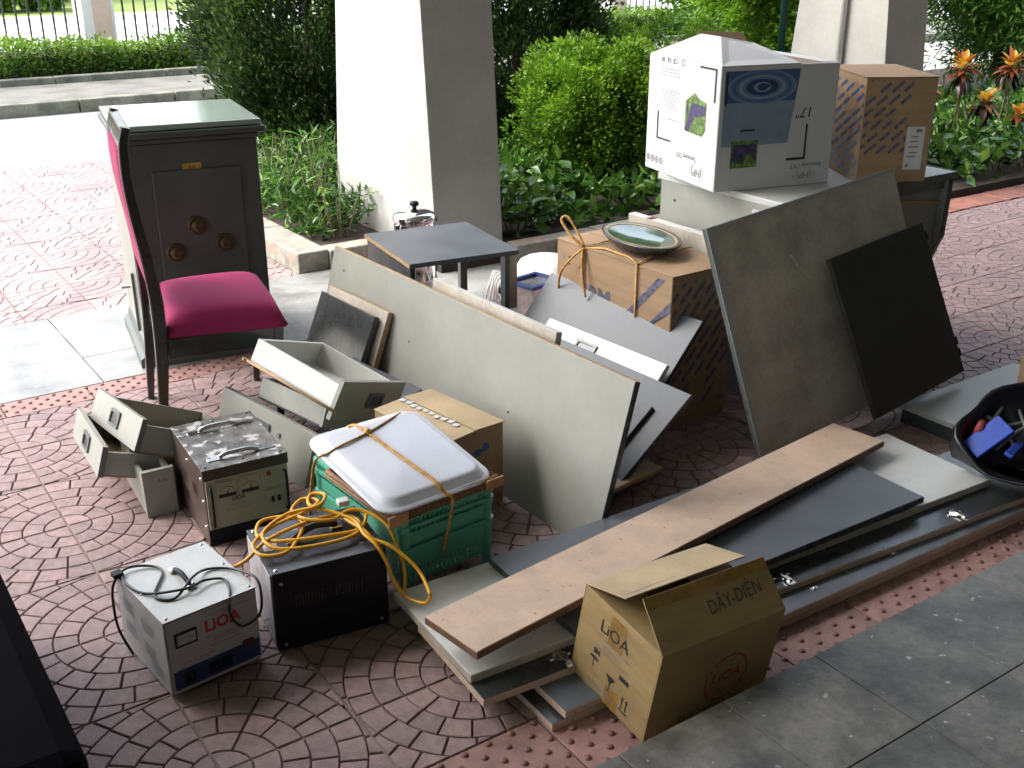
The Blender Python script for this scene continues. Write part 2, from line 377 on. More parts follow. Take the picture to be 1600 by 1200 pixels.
plz = struct(MB().box(-3, 5.01, -.11, 2.12, 8.66, -.0065).build('plaza_paving', m_grout2))
mb = MB()
for q, r_ in fan_stones(-3, 2.12, 5.012, 8.65): mb.add(*stone_geo(q), r_)
o = mb.build('paving_stones', m_plaza, plz, recalc=False); o['kind'] = 'stuff'
porch_stones = fan_stones(-1.5, 7.4, 1.585, 3.962)     # split into single stones and the rest at the end of the script
jt = MB(); x = P0[0]-TS*7; k = -7
while x < 7.4:
    if x > -1.5: hw = .0036 if k % 2 == 0 else .0026; jt.box(x-hw, 1.585, -.008, x+hw, 3.962, -.0028)
    x += TS; k += 1
y = P0[1]-TS*1; k = -1
while y < 3.96:
    if y > 1.59: hw = .0032; jt.box(-1.5, y-hw, -.0082, 7.4, y+hw, -.0031)
    y += TS; k += 1
o = jt.build('tile_joints', mat('tan_tile_joint', (.23, .175, .14), .85, noise=.25, nscale=12), pav); o['kind'] = 'stuff'
# tactile strips: tiles with raised studs
def tactile(parent, x0, x1, y0, y1, rows):
    x_ = x0
    while x_ < x1:
        MB().box(x_+.002, y0+.002, -.03, x_+TS-.002, y1-.002, -.001, random.random()).build('tactile_tile', m_tact, parent, .002); x_ += TS
    st = MB()
    for k, yy in enumerate(rows):
        x_ = x0+.018+(.029 if k % 2 else 0)
        while x_ < x1:
            st.lathe([(.0005, .0042), (.005, .004), (.0078, .002), (.009, -.001)], 10, (x_, yy, 0), .3); x_ += .0595
    o_ = st.build('studs', mat('worn_red_stud', (.21, .10, .09), .6, noise=.2), parent, smooth=True); o_['kind'] = 'stuff'
tactile(pav, -.7, 5.0, 1.28, 1.582, [1.295+.0305*i for i in range(10)])
tactile(pav, -.7, 4.55, 3.964, 4.105, [3.99, 4.021, 4.053, 4.084])
# red header bricks at the right-hand edge of the paving
x = 4.56
while x < 7.5:
    MB().box(x, 3.972, -.03, x+.066, 4.19, .002+random.uniform(-.001, .002), random.random()).build('brick', mat('red_brick', (.36, .15, .11), .7, noise=.2, nscale=15, attr=VAR), pav, .003); x += .07
# marble slabs of the porch edge
mar = struct(MB().box(-3, 4.09, -.11, 4.5, 5.012, -.012).build('marble_edge', m_grout2))
for x0, x1, y0, y1 in [(-2.4, -1.0, 4.108, 5.01), (-1.0, -.1, 4.108, 5.01), (-.1, .455, 4.108, 5.01), (.455, .91, 4.108, 5.01), (.91, 1.62, 4.108, 4.42), (.91, 1.62, 4.424, 5.01), (1.62, 2.3, 4.108, 5.01), (2.3, 3.0, 4.108, 5.01), (3.0, 3.9, 4.108, 5.01), (3.9, 4.5, 4.108, 5.01)]:
    MB().box(x0+.002, y0, -.03, x1-.002, y1, random.uniform(-.001, .001), random.random()).build('marble_slab', m_marble, mar, .002)
# raised granite floor in front of the camera
gr = struct(MB().box(-4, -4, -.1, 7, 1.272, .116).build('granite_step', mat('grey_joint', (.10, .095, .085), .9)))
def slabs(xs, y0, y1):
    for a, b_ in zip(xs, xs[1:]):
        MB().box(a+.0009, y0+.0009, .06, b_-.0009, y1-.0009, .12+random.uniform(-.0008, .0008), random.random()).build('granite_slab', m_granite, gr, .002)
slabs([-1.6, -.9, -.2, .5, .85, 1.13, 1.41, 1.69, 2.28, 2.86, 3.44, 4.0], 1.006, 1.285)
slabs([-1.6, -.9, -.2, .3, .57, 1.14, 1.70, 1.98, 2.54, 3.1, 3.7], .43, 1.006)
slabs([-1.6, -.6, .2, .8, 1.4, 2.0, 2.6, 3.2], -.15, .43)
# planted bed: soil and kerb
struct(MB().box(2.73, 4.62, -.1, 14, 7.2, .075).build('flower_bed', m_soil)); struct(MB().box(2.25, 5.1, -.1, 2.7295, 7.2, .074).build('flower_bed_side', m_soil)); struct(MB().box(2.95, 7.2, -.1, 14, 8.4, .075).build('flower_bed_back', m_soil)); struct(MB().box(2.122, 7.2, -.1, 60, 8.658, -.004).build('plaza_corner', m_plaza))
struct(MB().box(4.62, 4.2, -.1, 14, 4.62, .05).build('flower_bed_front', m_soil))
bk = thing('bed_kerb', 'weathered stone kerb around the flower bed behind the safe', 'kerb', (0, 0, 0))
y = 5.02
while y < 7.0:
    MB().box(2.13, y, -.02, 2.3, y+.6-.006, .1+random.uniform(-.003, .003), random.random()).build('kerb_stone', m_bedk, bk, .008); y += .6
MB().box(2.302, 5.0, -.02, 2.728, 5.12, .1, .5).build('kerb_stone', m_bedk, bk, .008)
x = 3.14
while x < 4.5:
    MB().box(x, 4.54, -.02, x+.55-.006, 4.648, .1+random.uniform(-.003, .003), random.random()).build('kerb_stone', m_bedk, bk, .008); x += .55

# ---------------------------------------------------------------- porch structure
def pillar(label, x0, x1, y0, y1, pipe=False):
    t = thing('pillar', label, 'pillar', (x0, y0, 0), group='porch pillars')
    mb = MB(); w_ = x1-x0; d_ = y1-y0
    mb.prism([(0, -.02), (.34, 4.32), (d_-.44, 4.32), (d_, -.02)], 'x', 0, w_)
    mb.build('shaft', m_plaster, t, .004)
    return t
pA = pillar('cream tapered porch pillar behind the side table and steel pot', 2.73, 3.135, 4.655, 5.80)
pB = pillar('cream porch pillar behind the cartons with a white pipe down its side', 6.10, 6.50, 4.60, 5.55)
MB().tube([(-.03, .42, 0), (-.03, .42, 4.3)], .022, 12).build('pipe', m_hwht, pB, smooth=True)
mb = MB(); mb.box(-7, -6, 4.3, 9.5, 4.75, 4.5); struct(mb.build('porch_roof', m_ceil))
struct(MB().box(-7, -4.2, 0, 9.5, -2.2, 4.3).build('building_wall', m_wallb))
struct(MB().box(9.5, -6.2, 0, 9.8, 3.0, 3.8).build('building_side_wall', m_wallb))

# ---------------------------------------------------------------- fence, hedge
ft = thing('garden_fence', 'dark iron bar fence along the street behind the hedge', 'fence', (0, 14.3, 0))
barme = MB().tube([(0, 0, .0), (0, 0, 1.5)], .0125, 6).mesh('bar', m_fence)
for rz in (.12, 1.35): MB().box(-1, -.02, rz, 16, .02, rz+.04).build('rail', m_fence, ft, .003)
x = -.6; k = 0
while x < 16:
    if not any(a-.05 < x < a+.38 for a in (3.6, 11.62)):
        o = bpy.data.objects.new('bar', barme); COL.objects.link(o); o.parent = ft; o.location = (x, 0, 0)
    x += .1365
for xx, lb in ((3.6, 'white and peach fence post left of the dark conifer'), (11.62, 'white and peach fence post above the hedge right of the pillar')):
    t = thing('fence_post', lb, 'post', (xx, 14.15, 0), group='plastered posts of the street fence')
    MB().box(-.08, 0, 0, .3, .42, 1.9).build('shaft', m_white_pl, t, .01)
    MB().box(.045, -.012, 0, .255, -.002, 1.8).build('face_panel', m_peach, t, .002)

# ---------------------------------------------------------------- vegetation
def leaf_mesh(name, pos, dirs, L, W, material, fold=.25, rnd=None, droop=.0):
    """many small folded leaves: 5 vertices, 4 triangles each"""
    pos = np.asarray(pos, float); n = len(pos); d = np.asarray(dirs, float); d /= np.linalg.norm(d, axis=1)[:, None]+1e-9
    L = np.broadcast_to(L, n).astype(float); W = np.broadcast_to(W, n).astype(float)
    up = rng.normal(size=(n, 3)); up[:, 2] += 1.2
    s = np.cross(d, up); s /= np.linalg.norm(s, axis=1)[:, None]+1e-9; u = np.cross(s, d)
    mid = pos+d*(L*.45)[:, None]
    V = np.stack([pos, mid+s*(W/2)[:, None]+u*(W*fold)[:, None], mid, mid-s*(W/2)[:, None]+u*(W*fold)[:, None], pos+d*L[:, None]-np.array([0, 0, 1])*(L*droop)[:, None]], 1).reshape(-1, 3)
    base = (np.arange(n)*5)[:, None]
    T = np.concatenate([base+np.array([[0, 1, 2]]), base+np.array([[0, 2, 3]]), base+np.array([[1, 4, 2]]), base+np.array([[2, 4, 3]])], 1).reshape(-1)
    me = bpy.data.meshes.new(name); me.vertices.add(n*5); me.vertices.foreach_set('co', V.ravel())
    nf = n*4; me.loops.add(nf*3); me.loops.foreach_set('vertex_index', T.astype(np.int32)); me.polygons.add(nf)
    me.polygons.foreach_set('loop_start', np.arange(nf, dtype=np.int32)*3); me.update(calc_edges=True)
    r_ = rng.random(n) if rnd is None else rnd
    a = me.attributes.new('rnd', 'FLOAT', 'FACE'); a.data.foreach_set('value', np.repeat(r_, 4).astype(np.float32))
    me.materials.append(material); me.validate(); return me
def addobj(name, me, parent=None, loc=(0, 0, 0)):
    o = bpy.data.objects.new(name, me); COL.objects.link(o); o.location = loc
    if parent is not None: o.parent = parent
    return o
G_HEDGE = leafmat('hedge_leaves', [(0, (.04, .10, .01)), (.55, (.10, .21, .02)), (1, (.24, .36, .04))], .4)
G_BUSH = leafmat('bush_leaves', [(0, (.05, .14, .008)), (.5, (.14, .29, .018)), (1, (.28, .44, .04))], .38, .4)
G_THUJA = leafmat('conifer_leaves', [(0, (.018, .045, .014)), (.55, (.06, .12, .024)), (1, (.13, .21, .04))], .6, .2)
G_BROAD = leafmat('broad_leaves', [(0, (.03, .09, .015)), (.6, (.08, .19, .03)), (1, (.17, .30, .05))], .25, .3)
G_LANCE = leafmat('lance_leaves', [(0, (.03, .08, .015)), (.6, (.075, .18, .03)), (1, (.16, .28, .05))], .25, .3)
G_CROT_R = leafmat('croton_red', [(0, (.10, .02, .012)), (.5, (.20, .04, .015)), (1, (.32, .09, .02))], .3, .3)
G_CROT_Y = leafmat('croton_orange', [(0, (.50, .10, .01)), (.5, (.62, .22, .02)), (1, (.70, .42, .05))], .3, .35)
G_CROT_D = leafmat('croton_dark', [(0, (.02, .02, .015)), (.6, (.06, .025, .02)), (1, (.03, .08, .02))], .3, .2)
G_FERN = leafmat('feathery_leaves', [(0, (.05, .14, .02)), (.6, (.12, .26, .04)), (1, (.20, .36, .07))], .45, .4)
def rdir(n, up=.3):
    d = rng.normal(size=(n, 3)); d[:, 2] += up; return d/np.linalg.norm(d, axis=1)[:, None]

# clipped hedge: leaves over a box surface with some depth
def hedge(label, x0, x1, y0, y1, z0, z1, n):
    t = thing('clipped_hedge', label, 'hedge', (x0, y0, 0))
    MB().box(0, .14, z0, x1-x0, y1-y0, z1-.12, 0).build('inner_twigs', m_bark, t)
    p = rng.random((n, 3)); p[:, 0] = rng.random(n)*(x1-x0); depth = rng.exponential(.05, n)
    face = rng.random(n) < .55
    zz = np.where(face, z0+rng.random(n)*(z1-z0), z1-depth); yy = np.where(face, depth, rng.random(n)*(y1-y0))
    wave = .05*np.sin(p[:, 0]*2.1)+.03*np.sin(p[:, 0]*5.3+1)+rng.normal(0, .02, n)
    pos = np.stack([p[:, 0], yy-wave*.6, zz+wave*np.where(face, .3, 1)], 1)
    tw = rng.random(n) < .03; pos[tw, 2] += rng.random(tw.sum())*.1
    d = rdir(n, .5); d[:, 1] -= .4*face
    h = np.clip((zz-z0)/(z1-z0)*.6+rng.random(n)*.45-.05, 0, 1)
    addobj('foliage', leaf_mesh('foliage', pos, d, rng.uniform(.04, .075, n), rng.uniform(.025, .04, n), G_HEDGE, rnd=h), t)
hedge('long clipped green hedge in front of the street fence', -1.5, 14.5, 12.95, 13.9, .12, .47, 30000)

def blob_plant(name, label, cat, loc, rad, height, n, L, W, m, lumps=60, trunk=True, group=None, zc=.5, dens=.35, up=.4):
    """crown of leaf clumps scattered on an uneven ellipsoid, trunk and limbs inside"""
    t = thing(name, label, cat, loc, group=group)
    c = rdir(lumps, .0); rr = rng.uniform(.55, 1, lumps)[:, None]
    cen = c*rr*np.array([rad[0], rad[1], height/2])*.88; cen[:, 2] += height*zc
    per = n//lumps; pos = []; dd = []; rn = []
    for k in range(lumps):
        s = rng.uniform(.6, 1.3)*dens*min(rad[0], height/2)
        q = rdir(per, .2)*rng.random((per, 1))**.4*s
        pos.append(cen[k]+q); dd.append(q/s+rdir(per, up)*.8+c[k]*.5)
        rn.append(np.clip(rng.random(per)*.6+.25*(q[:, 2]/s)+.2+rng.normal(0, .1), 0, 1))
    pos = np.concatenate(pos); dd = np.concatenate(dd); keep = pos[:, 2] > .02
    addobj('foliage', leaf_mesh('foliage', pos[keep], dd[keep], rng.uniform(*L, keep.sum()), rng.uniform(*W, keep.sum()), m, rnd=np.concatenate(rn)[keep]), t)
    mb = MB(); mb.tube([(0, 0, -.02), (.01, .02, height*.25), (0, 0, height*.55)], [.035*rad[0]/.5, .028*rad[0]/.5, .01], 7)
    for k in range(0, lumps, 5):
        e = Vector(cen[k])*.85; mb.tube([(0, 0, height*.15), tuple(Vector((0, 0, height*.2))*.5+e*.5), tuple(e)], [.014, .009, .004], 5)
    mb.build('trunk', m_bark, t); return t
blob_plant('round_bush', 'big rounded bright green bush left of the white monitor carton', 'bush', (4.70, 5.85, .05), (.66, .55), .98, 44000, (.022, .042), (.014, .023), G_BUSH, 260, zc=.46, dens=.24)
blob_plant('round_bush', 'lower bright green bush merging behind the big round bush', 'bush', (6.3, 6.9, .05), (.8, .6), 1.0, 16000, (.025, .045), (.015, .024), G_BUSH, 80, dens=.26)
def thuja(label, loc, rad, h, n):
    t = thing('conifer', label, 'conifer tree', loc, group='dark conifers behind the pillar')
    MB().tube([(0, 0, 0), (0, 0, h*.5), (0, 0, h)], [.05, .035, .01], 8).build('trunk', m_bark, t)
    # drooping sprays in clumps up an ovoid
    cl = 900; a = rng.random(cl)*2*math.pi; z = rng.random(cl)**.9*h
    prof = rad*np.clip(np.sin(np.clip((z/h)*.86+.14, 0, 1)*math.pi)**.55, .1, 1)
    per = n//cl; pos = []; dd = []; rn = []
    for k in range(cl):
        rr = prof[k]*rng.uniform(.45, 1.08)**.7; c = np.array([rr*math.cos(a[k]), rr*math.sin(a[k]), z[k]])
        q = rng.normal(size=(per, 3))*np.array([.075, .075, .10])*rng.uniform(.7, 1.2); pos.append(c+q)
        out = np.array([math.cos(a[k]), math.sin(a[k]), .9]); dd.append(out+rng.normal(size=(per, 3))*.45)
        rn.append(np.clip(rng.random(per)*.35+rng.uniform(-.05, .5)+q[:, 2]*3, 0, 1))  # highlight and shade painted into leaf colour: clump tops lighter, undersides darker
    pos = np.concatenate(pos); dd = np.concatenate(dd); keep = pos[:, 2] > 0
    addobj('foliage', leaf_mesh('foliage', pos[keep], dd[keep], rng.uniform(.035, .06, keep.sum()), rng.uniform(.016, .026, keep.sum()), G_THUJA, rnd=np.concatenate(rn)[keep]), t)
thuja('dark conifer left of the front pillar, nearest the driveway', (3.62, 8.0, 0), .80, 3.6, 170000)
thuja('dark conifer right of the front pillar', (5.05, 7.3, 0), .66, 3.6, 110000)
# trees and shrubs behind the cartons
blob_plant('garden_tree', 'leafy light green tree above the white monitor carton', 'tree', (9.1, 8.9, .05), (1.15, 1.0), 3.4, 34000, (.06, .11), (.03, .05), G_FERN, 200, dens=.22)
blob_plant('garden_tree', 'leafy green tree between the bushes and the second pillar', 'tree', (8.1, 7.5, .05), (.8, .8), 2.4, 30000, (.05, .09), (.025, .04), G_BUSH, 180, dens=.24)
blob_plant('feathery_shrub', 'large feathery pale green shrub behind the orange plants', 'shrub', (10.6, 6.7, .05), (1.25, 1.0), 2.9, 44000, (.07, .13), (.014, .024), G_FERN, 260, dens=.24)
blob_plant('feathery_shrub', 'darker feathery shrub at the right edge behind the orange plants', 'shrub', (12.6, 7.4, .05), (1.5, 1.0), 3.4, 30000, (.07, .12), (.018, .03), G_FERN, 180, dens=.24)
blob_plant('garden_tree', 'dark tree across the street at the left', 'tree', (5.0, 31, 0), (2.2, 1.6), 5, 6000, (.2, .35), (.12, .2), G_HEDGE, 60)
blob_plant('garden_tree', 'dark tree across the street behind the left fence post', 'tree', (8.2, 33, 0), (2.0, 1.6), 5, 5000, (.2, .35), (.12, .2), G_HEDGE, 60)
blob_plant('low_hedge', 'low dark shrubs across the street at the far left', 'shrub', (4.6, 26.5, 0), (2.6, .8), 1.0, 6000, (.1, .2), (.07, .1), G_HEDGE, 60)
pl = thing('green_pole', 'thin dark green pole left of the second pillar', 'pole', (6.75, 6.15, 0))
MB().tube([(0, 0, 0), (0, 0, 3.4)], .028, 12).build('shaft', m_pole, pl, smooth=True)
MB().lathe([(.0, .03), (.05, .03), (.06, 0)], 16).build('base', m_pole, pl)

# leaf shapes built once, shared by the single leaves
def big_leaf(name, L, W, material, r_, bend=.35, segs=5, wav=.0):
    mb = MB(); vv = []; fs = []
    for i in range(segs+1):
        t_ = i/segs; wv = W*.5*math.sin(math.pi*min(1, t_**.8))**.8 if 0 < i < segs else 0
        x_ = L*t_; z_ = -bend*L*t_*t_+.08*L*t_
        wz = wav*math.sin(t_*9+r_*6)
        if i in (0, segs): vv.append((x_, 0, z_))
        else: vv += [(x_, wv, z_+W*.13+wz), (x_, 0, z_), (x_, -wv, z_+W*.13-wz)]
    fs = [(0, 2, 1), (0, 3, 2)]
    for i in range(segs-2):
        a = 1+3*i; fs += [(a, a+1, a+4, a+3), (a+1, a+2, a+5, a+4)]
    a = 1+3*(segs-2); e = len(vv)-1; fs += [(a, a+1, e), (a+1, a+2, e)]
    mb.add(vv, fs, r_); me = mb.mesh(name, material); me.shade_smooth(); return me
BROAD = [big_leaf('leaf', random.uniform(.085, .14), random.uniform(.05, .075), G_BROAD, r_, wav=.004) for r_ in np.linspace(.05, 1, 10)]
LANCE = [big_leaf('leaf', random.uniform(.07, .13), random.uniform(.016, .026), G_LANCE, r_, bend=.45) for r_ in np.linspace(.05, 1, 10)]
CR = [big_leaf('leaf', random.uniform(.12, .17), random.uniform(.04, .055), G_CROT_R, r_, bend=.5) for r_ in np.linspace(.1, 1, 5)]
CY = [big_leaf('leaf', random.uniform(.10, .15), random.uniform(.042, .052), G_CROT_Y, r_, bend=.15) for r_ in np.linspace(.1, 1, 5)]
CD = [big_leaf('leaf', random.uniform(.12, .17), random.uniform(.045, .06), G_CROT_D, r_, bend=.75) for r_ in np.linspace(.1, 1, 5)]
def leafy(name, label, cat, loc, leaves, n, r, h, m_stem, group, lean=.4):
    t = thing(name, label, cat, loc, group=group); st = MB()
    nst = max(3, n//6)
    tops = [(random.gauss(0, r*.5), random.gauss(0, r*.5), h*random.uniform(.55, 1)) for _ in range(nst)]
    for tp in tops: st.tube([(tp[0]*.3, tp[1]*.3, -.01), (tp[0]*.7, tp[1]*.7, tp[2]*.5), tp], [.005, .004, .0025], 5)
    st.build('stems', m_stem, t)
    for k in range(n):
        tp = Vector(random.choice(tops)); f = random.uniform(.35, 1)
        p = Vector((tp.x*(.3+.7*f), tp.y*(.3+.7*f), tp.z*f))
        o = bpy.data.objects.new('leaf', random.choice(leaves)); COL.objects.link(o); o.parent = t; o.location = p
        a = random.uniform(0, 2*math.pi); o.rotation_euler = (random.uniform(-.4, .4), -random.uniform(-.1, .9)*lean*1.5, a)
        s_ = random.uniform(.7, 1.15); o.scale = (s_, s_, s_)
    return t
GB = 'broad-leaved plants along the bed'
bl = [((3.35, 4.86), 'broad-leaved plant right against the front pillar'), ((3.62, 4.98), 'broad-leaved plant second from the front pillar'), ((3.95, 5.02), 'broad-leaved plant in front of the round bush'),
      ((4.3, 5.0), 'broad-leaved plant behind the round glass dish'), ((3.5, 5.3), 'taller broad-leaved plant behind the ones by the pillar'), ((4.7, 4.95), 'broad-leaved plant behind the desk in the bed'),
      ((6.75, 4.45), 'broad-leaved plant right of the desk at the paving edge'), ((7.15, 4.4), 'broad-leaved plant at the right edge of the paving'), ((7.0, 4.8), 'broad-leaved plant under the leftmost orange plant'), ((7.55, 4.7), 'broad-leaved plant under the right orange plants'), ((7.5, 4.3), 'broad-leaved plant at the right edge of the view')]
for (x, y), lb in bl: leafy('broad_leaved_plant', lb, 'plant', (x, y, .06), BROAD, 30, .16, .34 if y > 5.1 else .24, m_gstem, GB, lean=.45)
GL = 'lance-leaved plants by the bed kerb'
ll = [((2.5, 5.3), 'lance-leaved plant at the corner of the kerb, nearest the long grey panel'), ((2.55, 5.6), 'lance-leaved plant at the kerb next to the pillar'), ((2.5, 5.9), 'lance-leaved plant at the kerb in the middle of its row'), ((2.48, 6.3), 'lance-leaved plant at the kerb behind the safe'),
      ((2.8, 6.15), 'lance-leaved plant in the second row left of the pillar'), ((2.72, 6.6), 'lance-leaved plant at the back left of its row'), ((3.05, 6.6), 'lance-leaved plant under the left conifer')]
for (x, y), lb in ll: leafy('lance_leaved_plant', lb, 'plant', (x, y, .06), LANCE, 46, .17, .42, m_gstem, GL)
# ground cover between the plants
def cover(name, label, regions, m, L, W, n, hgt):
    ps = []; 
    for x0, y0, x1, y1 in regions:
        k = int(n*((x1-x0)*(y1-y0))/sum((c-a)*(d_-b_) for a, b_, c, d_ in regions))
        x_ = x0+rng.random(k)*(x1-x0); y_ = y0+rng.random(k)*(y1-y0)
        zt = hgt*(.65+.35*np.sin(x_*6.1)*np.cos(y_*5.3)+.2*np.sin(x_*17+y_*13))
        ps.append(np.stack([x_, y_, .05+zt*rng.random(k)**.5], 1))
    ps = np.concatenate(ps); d = rdir(len(ps), .5)
    o_ = addobj(name, leaf_mesh(name, ps, d, rng.uniform(*L, len(ps)), rng.uniform(*W, len(ps)), m)); tag(o_, label, 'plants', kind='stuff')
cover('low_ground_cover', 'low leafy ground cover left of the front pillar', [(2.32, 5.3, 2.72, 7.1), (2.72, 5.9, 4.2, 8.2)], G_LANCE, (.05, .11), (.014, .024), 12000, .26)
cover('broad_ground_cover', 'broad-leaved ground cover around and behind the desk', [(3.16, 4.7, 4.5, 6.2), (4.5, 4.35, 6.0, 5.4), (6.55, 4.25, 8.5, 5.6), (8.5, 4.4, 11, 6.4), (4.2, 6, 9, 7.5)], G_BROAD, (.07, .13), (.04, .07), 9000, .22)
# crotons on thin stems
def croton(label, loc, h, n):
    t = thing('croton_plant', label, 'croton', loc, group='orange croton plants'); st = MB()
    for _ in range(3):
        e = (random.gauss(0, .03), random.gauss(0, .03)); st.tube([(e[0]*3, e[1]*3, -.02), (e[0], e[1], h*.5), (0, 0, h*.97)], [.009, .007, .006], 6)
    st.build('stem', m_gstem, t)
    for k in range(n):
        f = k/n; a = k*2.4+random.uniform(-.3, .3)
        L_ = random.choice(CD if f < .38 else CR if f < .68 else CY)
        o = bpy.data.objects.new('leaf', L_); COL.objects.link(o); o.parent = t; o.location = (0, 0, h*(.80+.22*f))
        o.rotation_euler = (random.uniform(-.3, .3), R(25-85*f**1.6)+random.uniform(-.15, .15), a)
        s_ = random.uniform(.85, 1.15); o.scale = (s_, s_, s_)
croton('croton with a yellow and orange crown, upper left of the group', (7.74, 5.2, .06), .60, 44)
croton('croton with a bright yellow crown at the right edge, tallest', (8.38, 5.2, .06), .58, 46)
croton('low croton with an orange crown in the middle of the group', (7.78, 5.0, .06), .36, 36)
croton('small dark red croton lowest at the right', (8.1, 4.9, .06), .24, 22)
croton('reddish croton half hidden by the brown striped carton', (7.45, 5.3, .06), .44, 24)

# ================================================================= the cleared-out office things
def board(name, label, loc, ypr, w_, d_, t_, m, edge=None, cat='board', group=None, bevel=.0015):
    """flat board, its top face at local z = t_"""
    t = thing(name, label, cat, loc, ypr, group)
    bx('face', m, t, 0, 0, .0012 if edge else 0, w_, d_, t_, bevel)
    if edge: bx('edge_band', edge, t, -.001, -.001, 0, w_+.001, d_+.001, t_-.0012, .0005)
    return t
def panel(name, label, loc, ypr, w_, h_, t_, m, edge=None, cat='panel', group=None):
    """upright panel, its near face at local y = 0, thickness behind"""
    t = thing(name, label, cat, loc, ypr, group)
    bx('face', m, t, 0, 0, 0, w_, t_-.0012 if edge else t_, h_, .001)
    if edge: bx('edge_band', edge, t, -.001, .0012, -.001, w_+.001, t_, h_+.001, .0005)
    return t
def pull(parent, x, z, y=-.001, w_=.055, h_=.036, mm=None):
    """recessed oval drawer pull lying on a front face (local -Y)"""
    f = MB(); n = 20
    def rr(a, b_, r_):
        out = []
        for cx, cy, a0 in ((a-r_, b_-r_, 0), (-a+r_, b_-r_, 90), (-a+r_, -b_+r_, 180), (a-r_, -b_+r_, 270)):
            for k in range(5): t_ = R(a0+k*22.5); out.append((cx+r_*math.cos(t_), cy+r_*math.sin(t_)))
        return out
    o1, i1 = rr(w_/2, h_/2, .005), rr(w_/2-.009, h_/2-.009, .008); n = len(o1)
    vv = [(x+u, y-.0005, z+v) for u, v in o1]+[(x+u, y-.005, z+v) for u, v in o1]+[(x+u, y-.005, z+v) for u, v in i1]+[(x+u, y+.0, z+v) for u, v in i1]
    fs = [(j*n+k, j*n+(k+1) % n, (j+1)*n+(k+1) % n, (j+1)*n+k) for j in range(3) for k in range(n)]
    h = f.add(vv, fs).build('handle', mm or m_edgeg, parent)
    MB().add([(x+u, y-.0006, z+v) for u, v in i1], [tuple(range(n))]).build('recess', m_lamd, h, recalc=False)
    return h
def drawer(label, loc, ypr, w_, d_, h_, fw=.02, handle=True, group='loose drawers', fh=.0, fm=None, bm_=None, top_bm=None, hx=.5):
    """drawer: front board at local y=0 facing -Y, body behind"""
    t = thing('drawer', label, 'drawer', loc, ypr, group); fm = fm or m_lam; bm_ = bm_ or m_lam
    bx('front', fm, t, -fw, 0, -fh, w_+fw, .016, h_, .001)
    bx('front_edging', m_edgeg, t, w_+fw, .0002, -fh, w_+fw+.002, .0165, h_, .0005)
    bx('side', bm_, t, 0, .0162, .006, .012, d_, h_-.018, .0008); bx('side', bm_, t, w_-.012, .0162, .006, w_, d_, h_-.018, .0008)
    bx('back', bm_, t, .0122, d_-.012, .006, w_-.0122, d_, h_-.018, .0008)
    bx('base', m_hwht if top_bm else m_ply, t, 0, .017, .0, w_, d_, .0058, .0005)
    if top_bm: bx('lining', bm_, t, .0124, .017, .0062, w_-.0124, d_-.0124, .0085, .0004)
    if handle: pull(t, w_*hx, h_*.5, w_=.078, h_=.052)
    return t

# ---- safe
t = thing('safe', 'tall dark grey safe with three round brass dials', 'safe', (1.105, 4.175, 0), (-10, 0, 0))
W_, D_, H_ = .505, .56, .872
MB().box(0, 0, .085, W_, D_, H_).build('body', m_safe, t, .006)
MB().box(-.0015, .004, .085, -.0005, D_-.004, H_).build('lit_side_skin', m_safe_lit, t)  # thin pale sheet painting in the light that falls on the left side
MB().prism([(-.03, .0), (-.03, .035), (-.012, .05), (-.002, .085), (W_+.002, .085), (W_+.012, .05), (W_+.03, .035), (W_+.03, .0)], 'y', -.02, D_+.01).build('plinth', m_safe, t, .003)
mb = MB(); mb.box(-.022, -.028, H_+.02, W_+.032, D_+.015, H_+.045); mb.box(-.008, -.014, H_, W_+.008, D_+.006, H_+.0195)
mb.build('cornice', m_safe, t, .006)
bx('top_slab', m_safet, t, -.012, -.018, H_+.048, W_+.018, D_+.01, H_+.07, .004)
dr = bx('door', m_safe, t, .10, -.008, .12, W_-.075, -.001, H_-.105, .003)
for u, v in ((.245, .55), (.155, .452), (.345, .472)):
    d0 = MB(); d0.lathe([(.0, 0), (.0375, 0), (.0375, .006), (.032, .009), (.0, .009)], 28)
    o = d0.build('dial', m_brassd, t, smooth=False); o.location = (u, -.0085, v); o.rotation_euler = (R(90), 0, 0)
    k_ = MB(); k_.lathe([(.0, .010), (.024, .010), (.024, .016), (.012, .022), (.0, .022)], 24); k2 = k_.build('knob', m_brass, o)
    for q in range(8):
        a = q*math.pi/4; MB().box(-.003, .026, .009, .003, .031, .0115, M=Matrix.Rotation(a, 4, 'Z')).build('mark', m_brass, o)
F = fr('front', W_, D_, H_)
decal(t, 'sticker', m_yel, F, [rect(.215, .755, .285, .79)], .002)
text(t, '68', F, 'front', .25, .772, .026, m_brassd, e=.003)
MB().tube([(-.02, .12, .30), (-.05, .12, .30), (-.05, .16, .30)], .006, 8).build('side_latch', m_steel, t)
bx('latch_bar', m_edgeg, t, -.016, .09, .12, -.004, .11, .36, .002)

